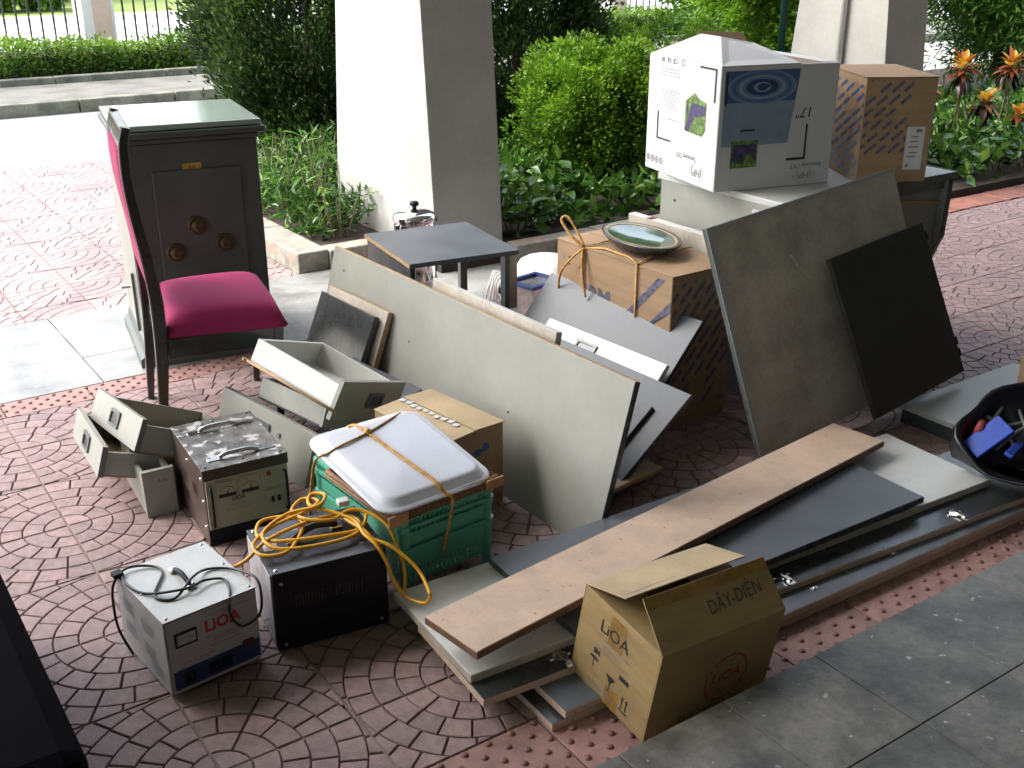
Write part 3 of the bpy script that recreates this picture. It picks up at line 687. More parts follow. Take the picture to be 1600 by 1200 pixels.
# ---- chair
t = thing('dining_chair', 'black wooden dining chair with crimson velvet seat, standing by the safe', 'chair', (.953, 3.417, 0), (-11.4, 0, 0))
prof = [(-.030, 0), (-.018, .14), (-.004, .3), (.002, .476), (-.006, .6), (-.016, .69), (-.030, .80), (-.038, .90), (-.036, 1.0), (-.023, 1.055)]
ps = spline([(a, 0, b_) for a, b_ in prof], 6)
def stile(y_):
    mb = MB(); path = []
    for i, p in enumerate(ps):
        d_ = (ps[min(i+1, len(ps)-1)]-ps[max(i-1, 0)]).normalized(); nx = Vector((d_.z, 0, -d_.x)); k_ = .5+.5*math.sin(min(1, p.z/.48)*math.pi/2) if p.z < .48 else 1-.35*(p.z-.48)/.58
        path.append((Vector((p.x, y_, p.z)), nx*.021*k_, Vector((0, .016, 0))))
    mb.sweep(path, [(-1, -.8), (-.8, -1), (.8, -1), (1, -.8), (1, .8), (.8, 1), (-.8, 1), (-1, .8)]); return mb.build('back_leg', m_wood, t, smooth=False)
stile(.015); stile(.435)
def backx(z): 
    for a, b_ in zip(ps, ps[1:]):
        if a.z <= z <= b_.z: return a.x+(b_.x-a.x)*(z-a.z)/(b_.z-a.z+1e-9)
    return ps[-1].x
zs = np.linspace(.56, .985, 14)
mb = MB(); path = [(Vector((backx(z)-.002, .225, z)), Vector((.018, 0, 0)), Vector((0, .185, 0))) for z in zs]
mb.sweep(path, [(-1, -.9), (-.6, -1), (.6, -1), (1, -.9), (1, .9), (.6, 1), (-.6, 1), (-1, .9)]); mb.build('backrest_pad', m_velvet, t, smooth=False)
mb = MB(); path = [(Vector((backx(z), .225, z)), Vector((.014, 0, 0)), Vector((0, .197, 0))) for z in np.linspace(.99, 1.05, 4)]
mb.sweep(path, [(-1, -1), (1, -1), (1, 1), (-1, 1)]); mb.build('top_rail', m_wood, t, .005)
mb = MB(); mb.tube(spline([(backx(.55)-.0, .03, .60), (backx(.52), .12, .535), (backx(.52), .225, .52), (backx(.52), .33, .535), (backx(.55), .42, .60)], 6), .013, 8); mb.build('lower_rail', m_wood, t, smooth=True)
# seat cushion: rounded
def cushion(x0, y0, x1, y1, z0, z1, n=14, name='seat', m=m_velvet, taper=0.0):
    mb = MB(); vv = []; fs = []
    for j in range(n+1):
        for i in range(n+1):
            u, v = i/n*2-1, j/n*2-1
            k_ = (1-abs(u)**6)**.5*(1-abs(v)**6)**.5
            uu = (x0+x1)/2+u*(x1-x0)/2; hv = (y1-y0)/2*(1-taper*(1-(u+1)/2)); vvv = (y0+y1)/2+v*hv
            vv.append((uu, vvv, z0+(z1-z0)*(.45*k_**.7+.55*k_*(1-.25*(u*u+v*v)*.5))))
    nn = (n+1)**2
    for j in range(n+1):
        for i in range(n+1):
            u, v = i/n*2-1, j/n*2-1; hv = (y1-y0)/2*(1-taper*(1-(u+1)/2))
            vv.append(((x0+x1)/2+u*(x1-x0)/2*.97, (y0+y1)/2+v*hv*.97, z0-.012))
    for j in range(n):
        for i in range(n):
            a = j*(n+1)+i; fs.append((a, a+1, a+n+2, a+n+1)); fs.append((nn+a+n+1, nn+a+n+2, nn+a+1, nn+a))
    for i in range(n):
        for a, b_ in ((i, i+1), ((n)*(n+1)+i+1, n*(n+1)+i), ((i+1)*(n+1), i*(n+1)), (i*(n+1)+n, (i+1)*(n+1)+n)): fs.append((b_, a, nn+a, nn+b_))
    mb.add(vv, fs); return mb.build(name, m, t, smooth=True)
cushion(.008, -.012, .415, .492, .375, .462, 18, taper=.07)
mb = MB()
for a in ((.02, .002, .30, .385, .022, .368), (.02, .448, .30, .385, .468, .368), (.378, .0225, .30, .398, .4475, .368), (.0, .03, .30, .0195, .42, .368)): mb.box(*a)
mb.build('seat_frame', m_wood, t, .003)
for y_ in (.008, .452):
    mb = MB(); mb.sweep([(Vector((.385+.02*(1-z/.39)*-1, y_+.005, z)), Vector((.017*(.65+.35*z/.39), 0, 0)), Vector((0, .017*(.65+.35*z/.39), 0))) for z in (0, .1, .2, .3, .365)], [(-1, -1), (1, -1), (1, 1), (-1, 1)])
    mb.build('front_leg', m_wood, t, .003)

# ---- stacked drawers on the left
drawer('upper of the two loose grey drawers tipped over each other at the left', (.694, 3.398, .165), (-86.3, -4.4, -24.5), .386, .37, .10, fw=.005)
drawer('lower loose grey drawer at the far left, its front on the paving', (.636, 3.418, .108), (-92.8, -1.4, -17.6), .349, .35, .095, fw=.004)
t = drawer('small loose drawer standing on end against the old brown stabilizer', (.720, 2.95, 0), (-4, -.7, 0), .087, .30, .148, fw=.002, handle=False)
F = fr('front', .087, .3, .148); text(t, 'A.11', F, 'front', .055, .112, .016, m_ink, e=.0015); decal(t, 'pencil_line', m_gink, F, [rect(.02, .095, .055, .0958), rect(.05, .075, .075, .0755)], .001)
# ---- drawers in the middle
t = drawer('open grey drawer tilted on top of the middle pile, white inside', (1.278, 2.826, .25), (27.6, 20.1, 15.1), .340, .359, .10, fw=.006, top_bm=True, handle=False, bm_=mat('white_melamine', (.62, .62, .61), .45, noise=.04), fh=.03)
pull(t, .20, .035, w_=.085, h_=.05, mm=m_lamb)
rd = MB().tube([(-.012, -.02, .004), (-.012, .375, .004)], .0045, 10); rd.build('wooden_strip', m_ply, t, smooth=True)
MB().lathe([(.0, 0), (.009, 0), (.009, .008), (.0, .008)], 14, (-.012, .372, 0)).build('strip_end', m_ply, t)
t = drawer('grey drawer under the open one in the middle pile, dark inside', (1.272, 2.913, .165), (8.4, 22, -2.4), .33, .376, .09, fw=.0, handle=False)
for c in t.children:
    if c.name.startswith('base'): c.data.materials[0] = m_lamd
t = thing('drawer', 'grey drawer with recessed pull and lock leaning behind the brown stabilizer', 'drawer', (1.076, 3.354, .02), (-77.9, 2.3, -16), 'loose drawers')
bx('front', m_lam, t, 0, 0, -.004, .50, .018, .174, .001); bx('front_edging', m_edgeg, t, -.001, .0183, -.004, .501, .022, .175, .0005)
bx('side', m_lam, t, .02, .0225, .01, .032, .09, .14); bx('side', m_lam, t, .46, .0225, .01, .472, .09, .14)
pull(t, .235, .10, w_=.09, h_=.065, mm=m_lamb)
lk = MB().lathe([(0, .004), (.008, .004), (.010, 0)], 18).build('lock', m_steel, t); lk.location = (.33, -.001, .115); lk.rotation_euler = (R(90), 0, 0)
# slab behind the open drawer
board('shelf_board', 'small slate grey shelf board sloping behind the open drawer', (1.42, 3.30, .185), (-72, 6, 0), .36, .17, .016, m_lamb, m_edgeg)

# ---- panels leaning on the long grey panel
panel('long_desk_panel', 'long light grey office panel standing on edge across the middle', (1.623, 3.757, 0), (-88.2, 0, -14.7), 1.709, .504, .018, m_lam, m_ply)
pp = bpy.data.objects['long_desk_panel']
bx('end_edging', m_lamd, pp, 1.7095, -.0005, 0, 1.7115, .019, .504, .0004)
for u, v in ((1.22, .25), (.1, .43), (1.62, .03), (.62, .3)):
    h = MB().lathe([(0, .0006), (.0035, .0006), (.0045, 0)], 12).build('screw_hole', m_ink, pp); h.location = (u, -.0006, v); h.rotation_euler = (R(90), 0, 0)
panel('cupboard_door', 'small light grey cupboard door leaning on the long panel, behind the dark one', (1.525, 3.639, .004), (-83.9, 1.3, -21), .385, .395, .022, m_lamt, m_ply, 'cupboard door')
panel('cupboard_door', 'small glossy charcoal cupboard door leaning in front of the grey one', (1.495, 3.66, .003), (-86.3, 0, -23), .379, .375, .022, m_lamd, m_lamd, 'cupboard door')
bx('top_strip', m_ply, bpy.data.objects['cupboard_door.001'], .06, .004, .3765, .36, .008, .3785, .0004)
panel('white_shelf_panel', 'white edged shelf panel leaning behind the long grey panel', (1.738, 3.135, .0), (-88.2, 0, -9.5), .68, .507, .022, m_lamt, m_lamw)

# ---- slate panels leaning on the striped carton
panel('slate_panel', 'slate blue panel leaning on the striped carton, uppermost behind the white drawer front', (1.975, 3.16, .0), (-83.4, 0, -44.5), .735, .575, .018, m_lamb, m_lamd)
t = panel('loose_panel', 'white drawer front with grey pull lying between the slate panels', (2.141, 3.02, .199), (-86.4, 0, -41.4), .592, .146, .016, m_lamw, m_lamw, 'drawer front')
pull(t, .235, .085, w_=.10, h_=.062)
panel('slate_panel', 'slate blue panel leaning lowest behind the long grey panel', (1.815, 3.10, .0), (-87.4, 0, -53.1), .855, .46, .018, m_lamb, m_lamd)
panel('slate_panel', 'small slate panel resting on the lowest slate panel, its dark edge showing', (1.79, 3.09, .0), (-87.4, 0, -53.1), .765, .385, .018, m_lamb, m_lamd)
t = board('chipboard_offcut', 'brown board corner sticking out from behind the long panel', (1.73, 2.20, .055), (8, 1, 2), .385, .23, .014, m_mdf, m_ply)

# ---- side table
t = thing('side_table', 'small slate topped side table in front of the pillar', 'side table', (1.840, 3.336, 0), (-8, 0, 0))
W_, D_, H_ = .44, .485, .5
bx('top', m_lamb, t, 0, 0, H_-.018, W_, D_, H_, .002); bx('top_edging', m_ply, t, -.0015, .0, H_-.017, -.0002, D_, H_-.003, .0003)
bx('side_panel', m_lamd, t, .006, .01, 0, .024, D_-.01, H_-.0185); bx('back_panel', m_lamb, t, .0245, D_-.12, .0, .11, D_-.102, H_-.0185)
bx('leg', m_edgeg, t, W_-.055, .008, 0, W_-.037, .05, H_-.0185); bx('side_rail', m_lamt, t, W_-.036, .012, .27, W_-.002, .03, H_-.0185)
bx('leg', m_edgeg, t, W_-.055, D_-.06, 0, W_-.025, D_-.03, H_-.0185); bx('leg', m_hwht, t, .13, D_-.05, 0, .142, D_-.038, H_-.0185)
# ---- pot
t = thing('steel_pot', 'round steel food steamer pot behind the side table', 'pot', (2.395, 4.28, 0)); t.scale = (.84, .84, 1.07)
MB().lathe([(0, 0), (.1, 0), (.108, .01), (.108, .11), (.113, .115), (.108, .12), (.108, .22), (.113, .225), (.108, .23), (.108, .315), (.113, .32), (.108, .325), (.108, .36), (.114, .368), (.108, .372)], 40).build('pot_body', m_chrome, t, smooth=True)
l_ = MB().lathe([(.116, .368), (.119, .38), (.113, .392), (.08, .405), (.03, .415), (0, .417)], 40).build('lid', m_chrome, t, smooth=True)
MB().lathe([(.012, .415), (.012, .425), (.024, .43), (.026, .438), (.02, .446), (0, .448)], 20).build('knob', m_blk, l_, smooth=True)
mb = MB()
for k in range(4): mb.box(-.127, -.004, .06+k*.09, -.108, .004, .085+k*.09)
mb.box(-.13, -.006, .05, -.126, .006, .37); mb.build('side_handle', m_chrome, t, .001)
bx('handle', m_blk, t, .115, -.02, .35, .13, .02, .375, .003)
# ---- things under and beside the table
t = thing('cable_coil', 'coil of white cable standing behind the table leg', 'cable', (2.66, 3.98, .0), (35, 0, 0))
mb = MB()
for k in range(5):
    r_ = .075+.004*k; mb.tube([(r_*math.cos(a), .012*k-.02+.006*math.sin(3*a+k), .085+r_*1.0*math.sin(a)) for a in np.linspace(0, 2*math.pi, 26)], .005, 6, cap=False)
mb.build('coil', m_hwht, t, smooth=True)
MB().tube([(0.0, .0, .01), (.03, -.03, .05), (0, .02, .10)], .014, 8).build('band', m_blk, t, smooth=True)
t = thing('blue_bin', 'grey bin with a blue rim beside the side table', 'bin', (2.67, 3.74, 0), (10, 0, 0))
MB().prism([(.02, 0), (.15, 0), (.17, .15), (0, .15)], 'y', 0, .15).build('body', m_steel, t, .004)
mb = MB(); mb.box(-.012, -.012, .15, .182, .01, .166); mb.box(-.012, .14, .15, .182, .162, .166); mb.box(-.012, .0102, .15, .01, .1398, .166); mb.box(.16, .0102, .15, .182, .1398, .166)
mb.build('rim', mat('navy_plastic', (.03, .05, .16), .35), t, .002)
t = thing('white_basin', 'white enamel basin upside down left of the striped carton', 'basin', (3.10, 4.23, 0))
MB().lathe([(.20, 0), (.195, .01), (.17, .03), (.13, .10), (.10, .115), (0, .118)], 36).build('bowl', m_hwht, t, smooth=True)

# ---- striped carton with glass dish
t = thing('striped_carton', 'tall brown carton with blue stripes tied with orange twine, glass dish on top', 'carton', (2.397, 2.563, 0), (1.4, 0, 0), 'brown cartons with blue diagonal stripes')
W_, D_, H_ = .293, .617, .55
MB().box(0, 0, 0, W_, D_, H_-.003).build('body', m_card, t, .003)
mb = MB(); mb.box(-.002, -.004, H_-.002, W_/2-.002, D_+.002, H_+.0015); mb.build('flap', m_card, t, .001)
f2 = MB().box(0, -.004, 0, W_/2+.003, D_+.002, .0035).build('flap', m_card, t, .001); f2.location = (W_/2+.001, 0, H_-.001); f2.rotation_euler = (0, R(2.5), 0)
F = fr('left', W_, D_, H_)
for q_ in ([(D_-.30, H_-.26), (D_-.265, H_-.26), (D_-.035, H_-.02), (D_-.07, H_-.02)], [(D_-.215, H_-.26), (D_-.175, H_-.26), (D_-.002, H_-.085), (D_-.002, H_-.125)]): decal(t, 'blue_stripe', m_faded, F, [q_])
text(t, 'IBM', F, 'left', .235, H_-.165, .085, m_faded, sx=1.1, bold=.002)
decal(t, 'printed_marks', m_ink, F, [rect(.07, H_-.06, .078, H_-.05), rect(.07, H_-.085, .078, H_-.078), rect(.13, H_-.085, .137, H_-.078), rect(.15, H_-.1, .16, H_-.092)])
decal(t, 'printed_icons', m_gink, F, [rect(.03, H_-.07, .034, H_-.045), rect(.042, H_-.07, .046, H_-.045)])
F = fr('front', W_, D_, H_)
st = dashes(.006, W_-.006, .05, H_-.03, 47, .075, .015, .036)
decal(t, 'blue_stripes', m_faded, F, st)['kind'] = 'stuff'
F = fr('top', W_, D_, H_+.003)
text(t, 'USA', F, 'top', .07, .22, .05, m_faded, spin=-90, e=.0012)
tw = thing('twine', 'orange plastic twine tied round the striped carton', 'twine', (2.397, 2.563, 0), (1.4, 0, 0))
def ribbon(name, pts, r, parent, m=m_twine, n=6): return MB().tube(pts if name == 'wrap' else spline(pts, n), r, 6).build(name, m, parent, smooth=True)
e = .006
ribbon('wrap', [(-e, .455, .02), (-e, .455, H_+e), (.15, .45, H_+e+.004), (W_+e, .45, H_+e), (W_+e, .45, .02)], .004, tw)
ribbon('wrap', [(-e, .17, .02), (-e, .17, H_+e), (.08, .2, H_+e+.003), (.15, .23, H_+e), (W_+e, .22, H_+e)], .004, tw)
ribbon('wrap', [(-e, .455, H_), (.03, .38, H_+e+.002), (.03, .25, H_+e), (-.002, .17, H_+e)], .004, tw)
ribbon('bow', [(-.008, .455, H_+.005), (-.03, .50, H_+.04), (-.035, .55, H_+.085), (-.02, .535, H_+.10), (-.008, .49, H_+.05), (-.006, .455, H_+.008)], .005, tw)
ribbon('loose_end', [(-.01, .455, H_), (-.03, .50, H_-.05), (-.035, .55, H_-.11), (-.03, .57, H_-.19)], .0045, tw)
ribbon('loose_end', [(-.01, .455, H_), (-.025, .44, H_-.08), (-.03, .41, H_-.17)], .0045, tw)
t = thing('glass_dish', 'oval tinted glass dish with a dark rim lying on the striped carton', 'dish', (2.545, 2.90, .556), (75, 0, 1.5))
def oval(rx, ry, prof, m, name, par):
    mb = MB(); n = 40; vv = [(rx*k*math.cos(2*math.pi*i/n), ry*k*math.sin(2*math.pi*i/n), z) for k, z in prof for i in range(n)]
    fs = [(j*n+i, j*n+(i+1) % n, (j+1)*n+(i+1) % n, (j+1)*n+i) for j in range(len(prof)-1) for i in range(n)]
    mb.add(vv, fs); 
    if prof[-1][0] < .02: pass
    return mb.build(name, m, par, smooth=True, recalc=False)
oval(.205, .125, [(.55, 0), (.8, .012), (.98, .035), (1.0, .042), (.97, .044), (.9, .042)], m_lamd, 'rim', t)
oval(.205, .125, [(.90, .0425), (.865, .0435), (.84, .041)], m_ply, 'gilt_band', t)
oval(.205, .125, [(.845, .040), (.6, .034), (.3, .031), (.005, .030)], m_glass, 'glass', t)
t = panel('white_trim_panel', 'white edged panel standing between the striped carton and the desk', (2.715, 3.17, .0), (-89, 0, 0), .45, .60, .035, m_lamt, m_lamw)
bx('chipped_edge', m_redp, t, .10, .0, .6012, .125, .03, .603, .0003)

# ---- desk
t = thing('office_desk', 'grey office desk standing at the right with two cartons on it', 'desk', (2.832, 2.505, 0))
W_, D_, H_ = .957, .64, .75
bx('desk_top', m_lamw, t, 0, 0, H_-.024, W_, D_, H_, .003); bx('front_edging', m_edgeg, t, .0, -.004, H_-.026, W_, -.0005, H_+.001, .001)
bx('side_edging', m_edgeg, t, W_+.0002, -.004, H_-.026, W_+.004, D_, H_+.002, .001)
bx('side_panel', m_lam, t, .002, .01, 0, .022, D_-.02, H_-.0245)
bx('front_panel', m_lam, t, .0225, .03, .06, W_-.048, .048, H_-.0245)
bx('drawer_rail', m_edgeg, t, .0225, .012, H_-.062, W_-.05, .0298, H_-.0245)
cp = [(.02, 0), (.05, .04), (.045, .38), (.02, .45), (.0, .5), (-.004, H_-.025), (D_-.02, H_-.025), (D_-.02, 0)]
MB().prism([(a, b_) for a, b_ in cp], 'x', W_-.045, W_-.025).build('curved_side_panel', m_lam, t, .001)
MB().prism([(a-.0035, b_) for a, b_ in cp[:6]]+[(a, b_) for a, b_ in reversed(cp[:6])], 'x', W_-.047, W_-.023).build('curved_edging', m_lamd, t)
sk = MB().box(0, 0, 0, .30, .012, .012).build('wooden_stick', m_ply, t, .001); sk.location = (.60, .016, .665); sk.rotation_euler = (0, R(7), 0)
sh = bx('lock_plate', m_edgeg, t, .69, .022, .50, .73, .0298, .53, .002)
F = fr('left', W_, D_, H_)
decal(t, 'paper_label', m_white, F, [rect(D_-.14, .672, D_-.025, .705)], .001); decal(t, 'label_lines', m_gink, F, lines_rects(D_-.13, D_-.05, [.68, .688, .696], .0015), .0016)
h = MB().lathe([(0, .0006), (.004, .0006), (.005, 0)], 12).build('screw_hole', m_ink, t); h.location = (-.0005, .54, .66); h.rotation_euler = (0, R(-90), 0)

# ---- white monitor carton
t = thing('monitor_carton', 'white monitor carton printed upside down with a blue ripple picture', 'carton', (2.748, 2.758, .7505), (-13.1, 0, 0))
W_, D_, H_ = .483, .515, .437
MB().box(0, 0, 0, W_, D_, H_-.01).build('body', m_white, t, .004)
def flap(name, m, par, pts, th=.004):
    a = [Vector(p) for p in pts]; nrm = (a[1]-a[0]).cross(a[-1]-a[0]).normalized()*th; n = len(a)
    vv = a+[p-nrm for p in a]; fs = [tuple(range(n)), tuple(range(2*n-1, n-1, -1))]+[(i, n+i, n+(i+1) % n, (i+1) % n) for i in range(n)]
    return MB().add([tuple(v) for v in vv], fs).build(name, m, par, .0008)
H0 = H_-.008
flap('flap', m_white, t, [(0, .001, H0), (0, D_-.005, H0), (.14, D_-.13, H0+.075), (.11, .20, H0+.080)][::-1])
flap('flap', m_white, t, [(.001, 0, H0+.002), (W_*.66, 0, H0+.002), (W_*.50, .19, H0+.056), (.112, .199, H0+.080)])
flap('flap', m_white, t, [(W_, .005, H0), (W_, D_-.005, H0), (W_-.17, D_-.03, H0-.004), (W_-.17, .1, H0-.004)])
flap('flap', m_cardi, t, [(.20, D_, H0), (W_-.04, D_, H0), (W_-.05, D_+.05, H0+.055), (.24, D_+.06, H0+.065)][::-1])
bx('shade_inside', m_cardi, t, .012, .012, H_-.0098, W_-.012, D_-.012, H_-.0092, 0)
F = fr('front', W_, D_, H_); U = lambda u: u*W_; V = lambda v: v*H_
decal(t, 'ripple_picture', m_pblue, F, [[(U(.035), V(.36)), (U(.60), V(.36)), (U(.66), V(.945)), (U(.035), V(.945))]], .0006)
decal(t, 'ripple_picture', m_blue, F, [[(U(.035), V(.70)), (U(.63), V(.70)), (U(.66), V(.945)), (U(.035), V(.945))]], .0010)
m_mblue = mat('mid_blue_print', (.11, .18, .32), .4, noise=.1)
CX_, CY2 = U(.345), V(.815)
for r0, r1, mm_, e_ in ((.132, .138, m_pblue, .0013), (.118, .132, m_mblue, .0012), (.098, .108, m_mblue, .0013), (.080, .096, m_pblue, .0014), (.066, .080, m_mblue, .0014), (.036, .066, m_dblue, .0014)):
    decal(t, 'ripple_ring', mm_, F, [q_ for q_ in ring(CX_, CY2, r0, r1, 56, sy=.42) if all(U(.037) < a < U(.655) and b_ < V(.943) for a, b_ in q_)], e_)
decal(t, 'ripple_core', m_pblue, F, [ellipse(CX_, CY2, .036, .017)], .0016)
decal(t, 'ripple_core', m_dblue, F, [ellipse(CX_, CY2, .020, .013), ellipse(CX_+.02, CY2+.004, .01, .006)], .0019)
decal(t, 'photo_print', m_green, F, [rect(U(.12), V(.185), U(.345), V(.40))], .0014)
decal(t, 'photo_print', m_purple, F, [[(U(.135), V(.25)), (U(.2), V(.215)), (U(.27), V(.30)), (U(.33), V(.23)), (U(.33), V(.37)), (U(.135), V(.37))]], .0018)
decal(t, 'print_caption', m_ink, F, [rect(U(.19), V(.475), U(.31), V(.49))], .0014)
decal(t, 'corner_mark', m_ink, F, [rect(U(.75), V(.23), U(.765), V(.50)), rect(U(.60), V(.215), U(.765), V(.235)), rect(U(.045), V(.68), U(.058), V(.93))], .0014)
text(t, '17"', F, 'front', U(.73), V(.60), .052, m_ink, spin=180, shear=.15)
text(t, 'Samsung CRT', F, 'front', U(.78), V(.165), .024, m_gink, spin=180)
text(t, '(HP)', F, 'front', U(.77), V(.085), .034, m_gink, spin=180)
decal(t, 'pen_circle', m_gink, F, ring(U(.77), V(.085), .044, .0452, 30, sy=.6), .0014)
F = fr('left', W_, D_, H_); U = lambda u: u*D_
decal(t, 'photo_print', m_green, F, [[(U(.56), V(.42)), (U(.80), V(.41)), (U(.84), V(.46)), (U(.84), V(.68)), (U(.74), V(.70)), (U(.68), V(.74)), (U(.60), V(.69)), (U(.56), V(.66))]], .001)
decal(t, 'photo_print', m_purple, F, [[(U(.565), V(.43)), (U(.62), V(.42)), (U(.70), V(.55)), (U(.83), V(.58)), (U(.83), V(.65)), (U(.64), V(.66))], [(U(.575), V(.62)), (U(.6), V(.66)), (U(.585), V(.55))]], .0014)
decal(t, 'corner_mark', m_ink, F, [rect(U(.16), V(.30), U(.18), V(.52)), rect(U(.16), V(.285), U(.37), V(.30)), rect(U(.93), V(.70), U(.95), V(.95)), rect(U(.73), V(.945), U(.95), V(.96))], .001)
decal(t, 'small_print', m_gink, F, lines_rects(U(.16), U(.48), [V(.83), V(.855), V(.88)], .0018, .02)+lines_rects(U(.18), U(.50), [V(v) for v in np.arange(.55, .72, .018)], .0016, .05)+lines_rects(U(.30), U(.46), [V(.47)], .0025), .001)
for k in range(4):
    decal(t, 'round_symbol', m_ink, F, ring(U(.05+.065*k), V(.10), .0095, .0125, 18)+[rect(U(.05+.065*k)-.002, V(.10)-.005, U(.05+.065*k)+.002, V(.10)+.005)], .001)
decal(t, 'round_symbol', m_ink, F, ring(U(.50), V(.955), .0095, .012, 18), .001)
text(t, 'CE  UL  10', F, 'left', U(.30), V(.955), .026, m_ink, spin=180)
text(t, 'Samsung CRT', F, 'left', U(.60), V(.21), .026, m_gink, spin=180)
text(t, '(HP)', F, 'left', U(.76), V(.11), .040, m_gink, spin=180)
decal(t, 'pen_circle', m_gink, F, ring(U(.76), V(.11), .048, .0494, 30, sy=.65), .001)

# ---- brown striped carton on the desk
t = thing('striped_carton', 'brown carton with blue stripes and a white shipping label, standing on the desk', 'carton', (3.30, 2.59, .7505), (-30, 0, 0), 'brown cartons with blue diagonal stripes')
W_, D_, H_ = .262, .389, .375
MB().box(0, 0, 0, W_, D_, H_-.003).build('body', m_card, t, .003)
bx('flap', m_card, t, -.004, -.006, H_-.002, W_+.003, D_*.5-.001, H_+.0015, .001); bx('flap', m_card, t, -.004, D_*.5+.001, H_-.002, W_+.003, D_+.004, H_+.0015, .001)
F = fr('left', W_, D_, H_)
decal(t, 'blue_stripes', m_blue, F, dashes(.05, D_-.004, .02, H_-.03, 28, .07, .013, .036, keep=.92))['kind'] = 'stuff'
F = fr('front', W_, D_, H_)
decal(t, 'blue_stripes', m_faded, F, dashes(.004, W_*.66, .10, H_-.01, 42, .05, .012, .028, keep=.85))['kind'] = 'stuff'
decal(t, 'shipping_label', m_white, F, [rect(.17, .045, .238, .20)], .001)
decal(t, 'label_print', m_gink, F, lines_rects(.178, .225, [.09, .105, .125, .145, .162], .005, .012)+[rect(.205, .18, .228, .192), rect(.178, .055, .19, .065)], .0015)
decal(t, 'orange_dot', m_redf, fr('left', W_, D_, H_), [ellipse(D_-.03, .2, .008, .008)], .0015)

# ---- leaning door and dark panel at the right
t = panel('cupboard_door', 'large taupe cupboard door with grey trim leaning on the desk', (2.490, 2.196, .012), (1.4, -5.2, -19.1), .934, .767, .02, m_lamt, m_edgeg, 'cupboard door')
m_trim = mat('pale_grey_trim', (.33, .345, .345), .4, noise=.04, bump=0)
bx('trim', m_trim, t, -.004, -.003, -.002, .013, -.0005, .769, .001); bx('trim', m_trim, t, .0135, -.003, .757, .934, -.0005, .769, .001)
dust = []
for k in range(0): pass
F = fr('front', .92, .02, .77)
def streak(pts, w0): return [[(x-w0, y), (x+w0, y), (x2+w0, y2), (x2-w0, y2)] for (x, y), (x2, y2) in zip(pts, pts[1:])]
decal(t, 'scuff_mark', mat('pale_scuff', (.60, .56, .48), .6, noise=.2, nscale=20), F, streak([(.335, .60), (.36, .55), (.40, .50), (.43, .47)], .006)+streak([(.52, .62), (.53, .59), (.55, .57)], .004)+streak([(.22, .12), (.30, .125), (.38, .15), (.42, .18)], .004), .0007)
t = panel('cupboard_door', 'square black cupboard door leaning against the large taupe door', (2.928, 2.091, .08), (5.3, -3.7, -24.3), .551, .563, .018, m_lamd, m_lamd, 'cupboard door')
for o_ in t.children: o_.data.materials[0] = mat('matt_black_laminate', (.034, .033, .028), .6, noise=.15, nscale=9, spec=.25)
for u, v in ((.5525, .50), (.5525, .10), (.5525, .055)): bx('hinge_plate', m_blk, t, u, .0, v, u+.012, .015, v+.03, .002)
t = thing('floor_panel', 'thick grey green panel lying on the paving behind the black bag', 'panel', (3.12, 1.53, 0), (0, 0, 0))
bx('face', m_lam, t, 0, 0, .052, .69, .62, .07, .002); bx('frame', m_lamd, t, .01, .01, 0, .68, .61, .0515, .002)

# ---- pile of boards
GP = 'boards in the flat pile'
t = board('pile_board', 'lowest dark board of the pile with an orange edge', (1.150, 1.525, 0), (-1.3, 0, 0), 2.1, .20, .018, m_lamd, m_mdf, group=GP)
t = board('pile_board', 'slate board second from the bottom, its end beside the open carton', (1.183, 1.522, .0205), (-1.3, 0, 0), 2.1, .36, .019, m_lamb, m_mdf, group=GP)
t2 = board('pile_board', 'charcoal cupboard board with chrome hinges in the middle of the pile', (1.044, 1.634, .0405), (-4, 0, 0), 2.1, .323, .019, m_lamd, m_mdf, group=GP)
t3 = board('pile_board', 'wide pale grey board above the hinged one in the pile', (1.051, 1.696, .0605), (-2.8, .0, 0), 1.787, .387, .021, m_lamw, m_lamt, group=GP)
t4 = board('pile_board', 'wide slate board with rounded end lying across the pale one', (1.325, 1.65, .0855), (-1.4, -.3, 0), 1.21, .405, .019, m_lamb, m_lamd, group=GP)
t5 = board('pile_board', 'long raw chipboard plank on top of the whole pile', (1.048, 1.664, .145), (8.0, 1.1, 0), 1.675, .181, .02, m_mdf, None, group=GP)
bx('painted_edge', mat('dark_chip_edge', (.17, .09, .055), .7, noise=.2, nscale=40), t5, -.0012, -.0012, .0, 1.676, -.0002, .0165, .0002)
bx('painted_edge', MATS['dark_chip_edge'], t5, -.0012, -.0002, .0, -.0002, .181, .0165, .0002)
def hinge(parent_pos, rz, lab, label):
    t = thing('hinge', label, 'hinge', parent_pos, (rz, 0, 0), 'chrome hinges on the boards')
    mb = MB(); mb.lathe([(0, .0), (.016, .0), (.018, .002), (.018, .0035), (0, .004)], 20); mb.build('cup', m_chrome, t, smooth=False)
    mb = MB(); mb.box(-.006, -.038, .004, .006, .012, .012); mb.box(-.010, -.05, .001, .010, -.03, .007); mb.build('arm', m_chrome, t, .0015)
    for dx in (-.024, .024): MB().lathe([(0, .0035), (.004, .003), (.005, 0)], 10, (dx, .0, 0)).build('screw', m_chrome, t, smooth=True)
    bx('plate', m_chrome, t, -.03, -.005, .0002, .03, .005, .0018, .0005)
for p, lb in (((1.272, 1.662, .0600), 'chrome hinge on the dark board left of the open carton'), ((1.945, 1.612, .0600), 'chrome hinge on the dark board just right of the open carton'), ((2.606, 1.562, .0600), 'chrome hinge on the dark board below the black bag')): hinge(p, -4, '', lb)
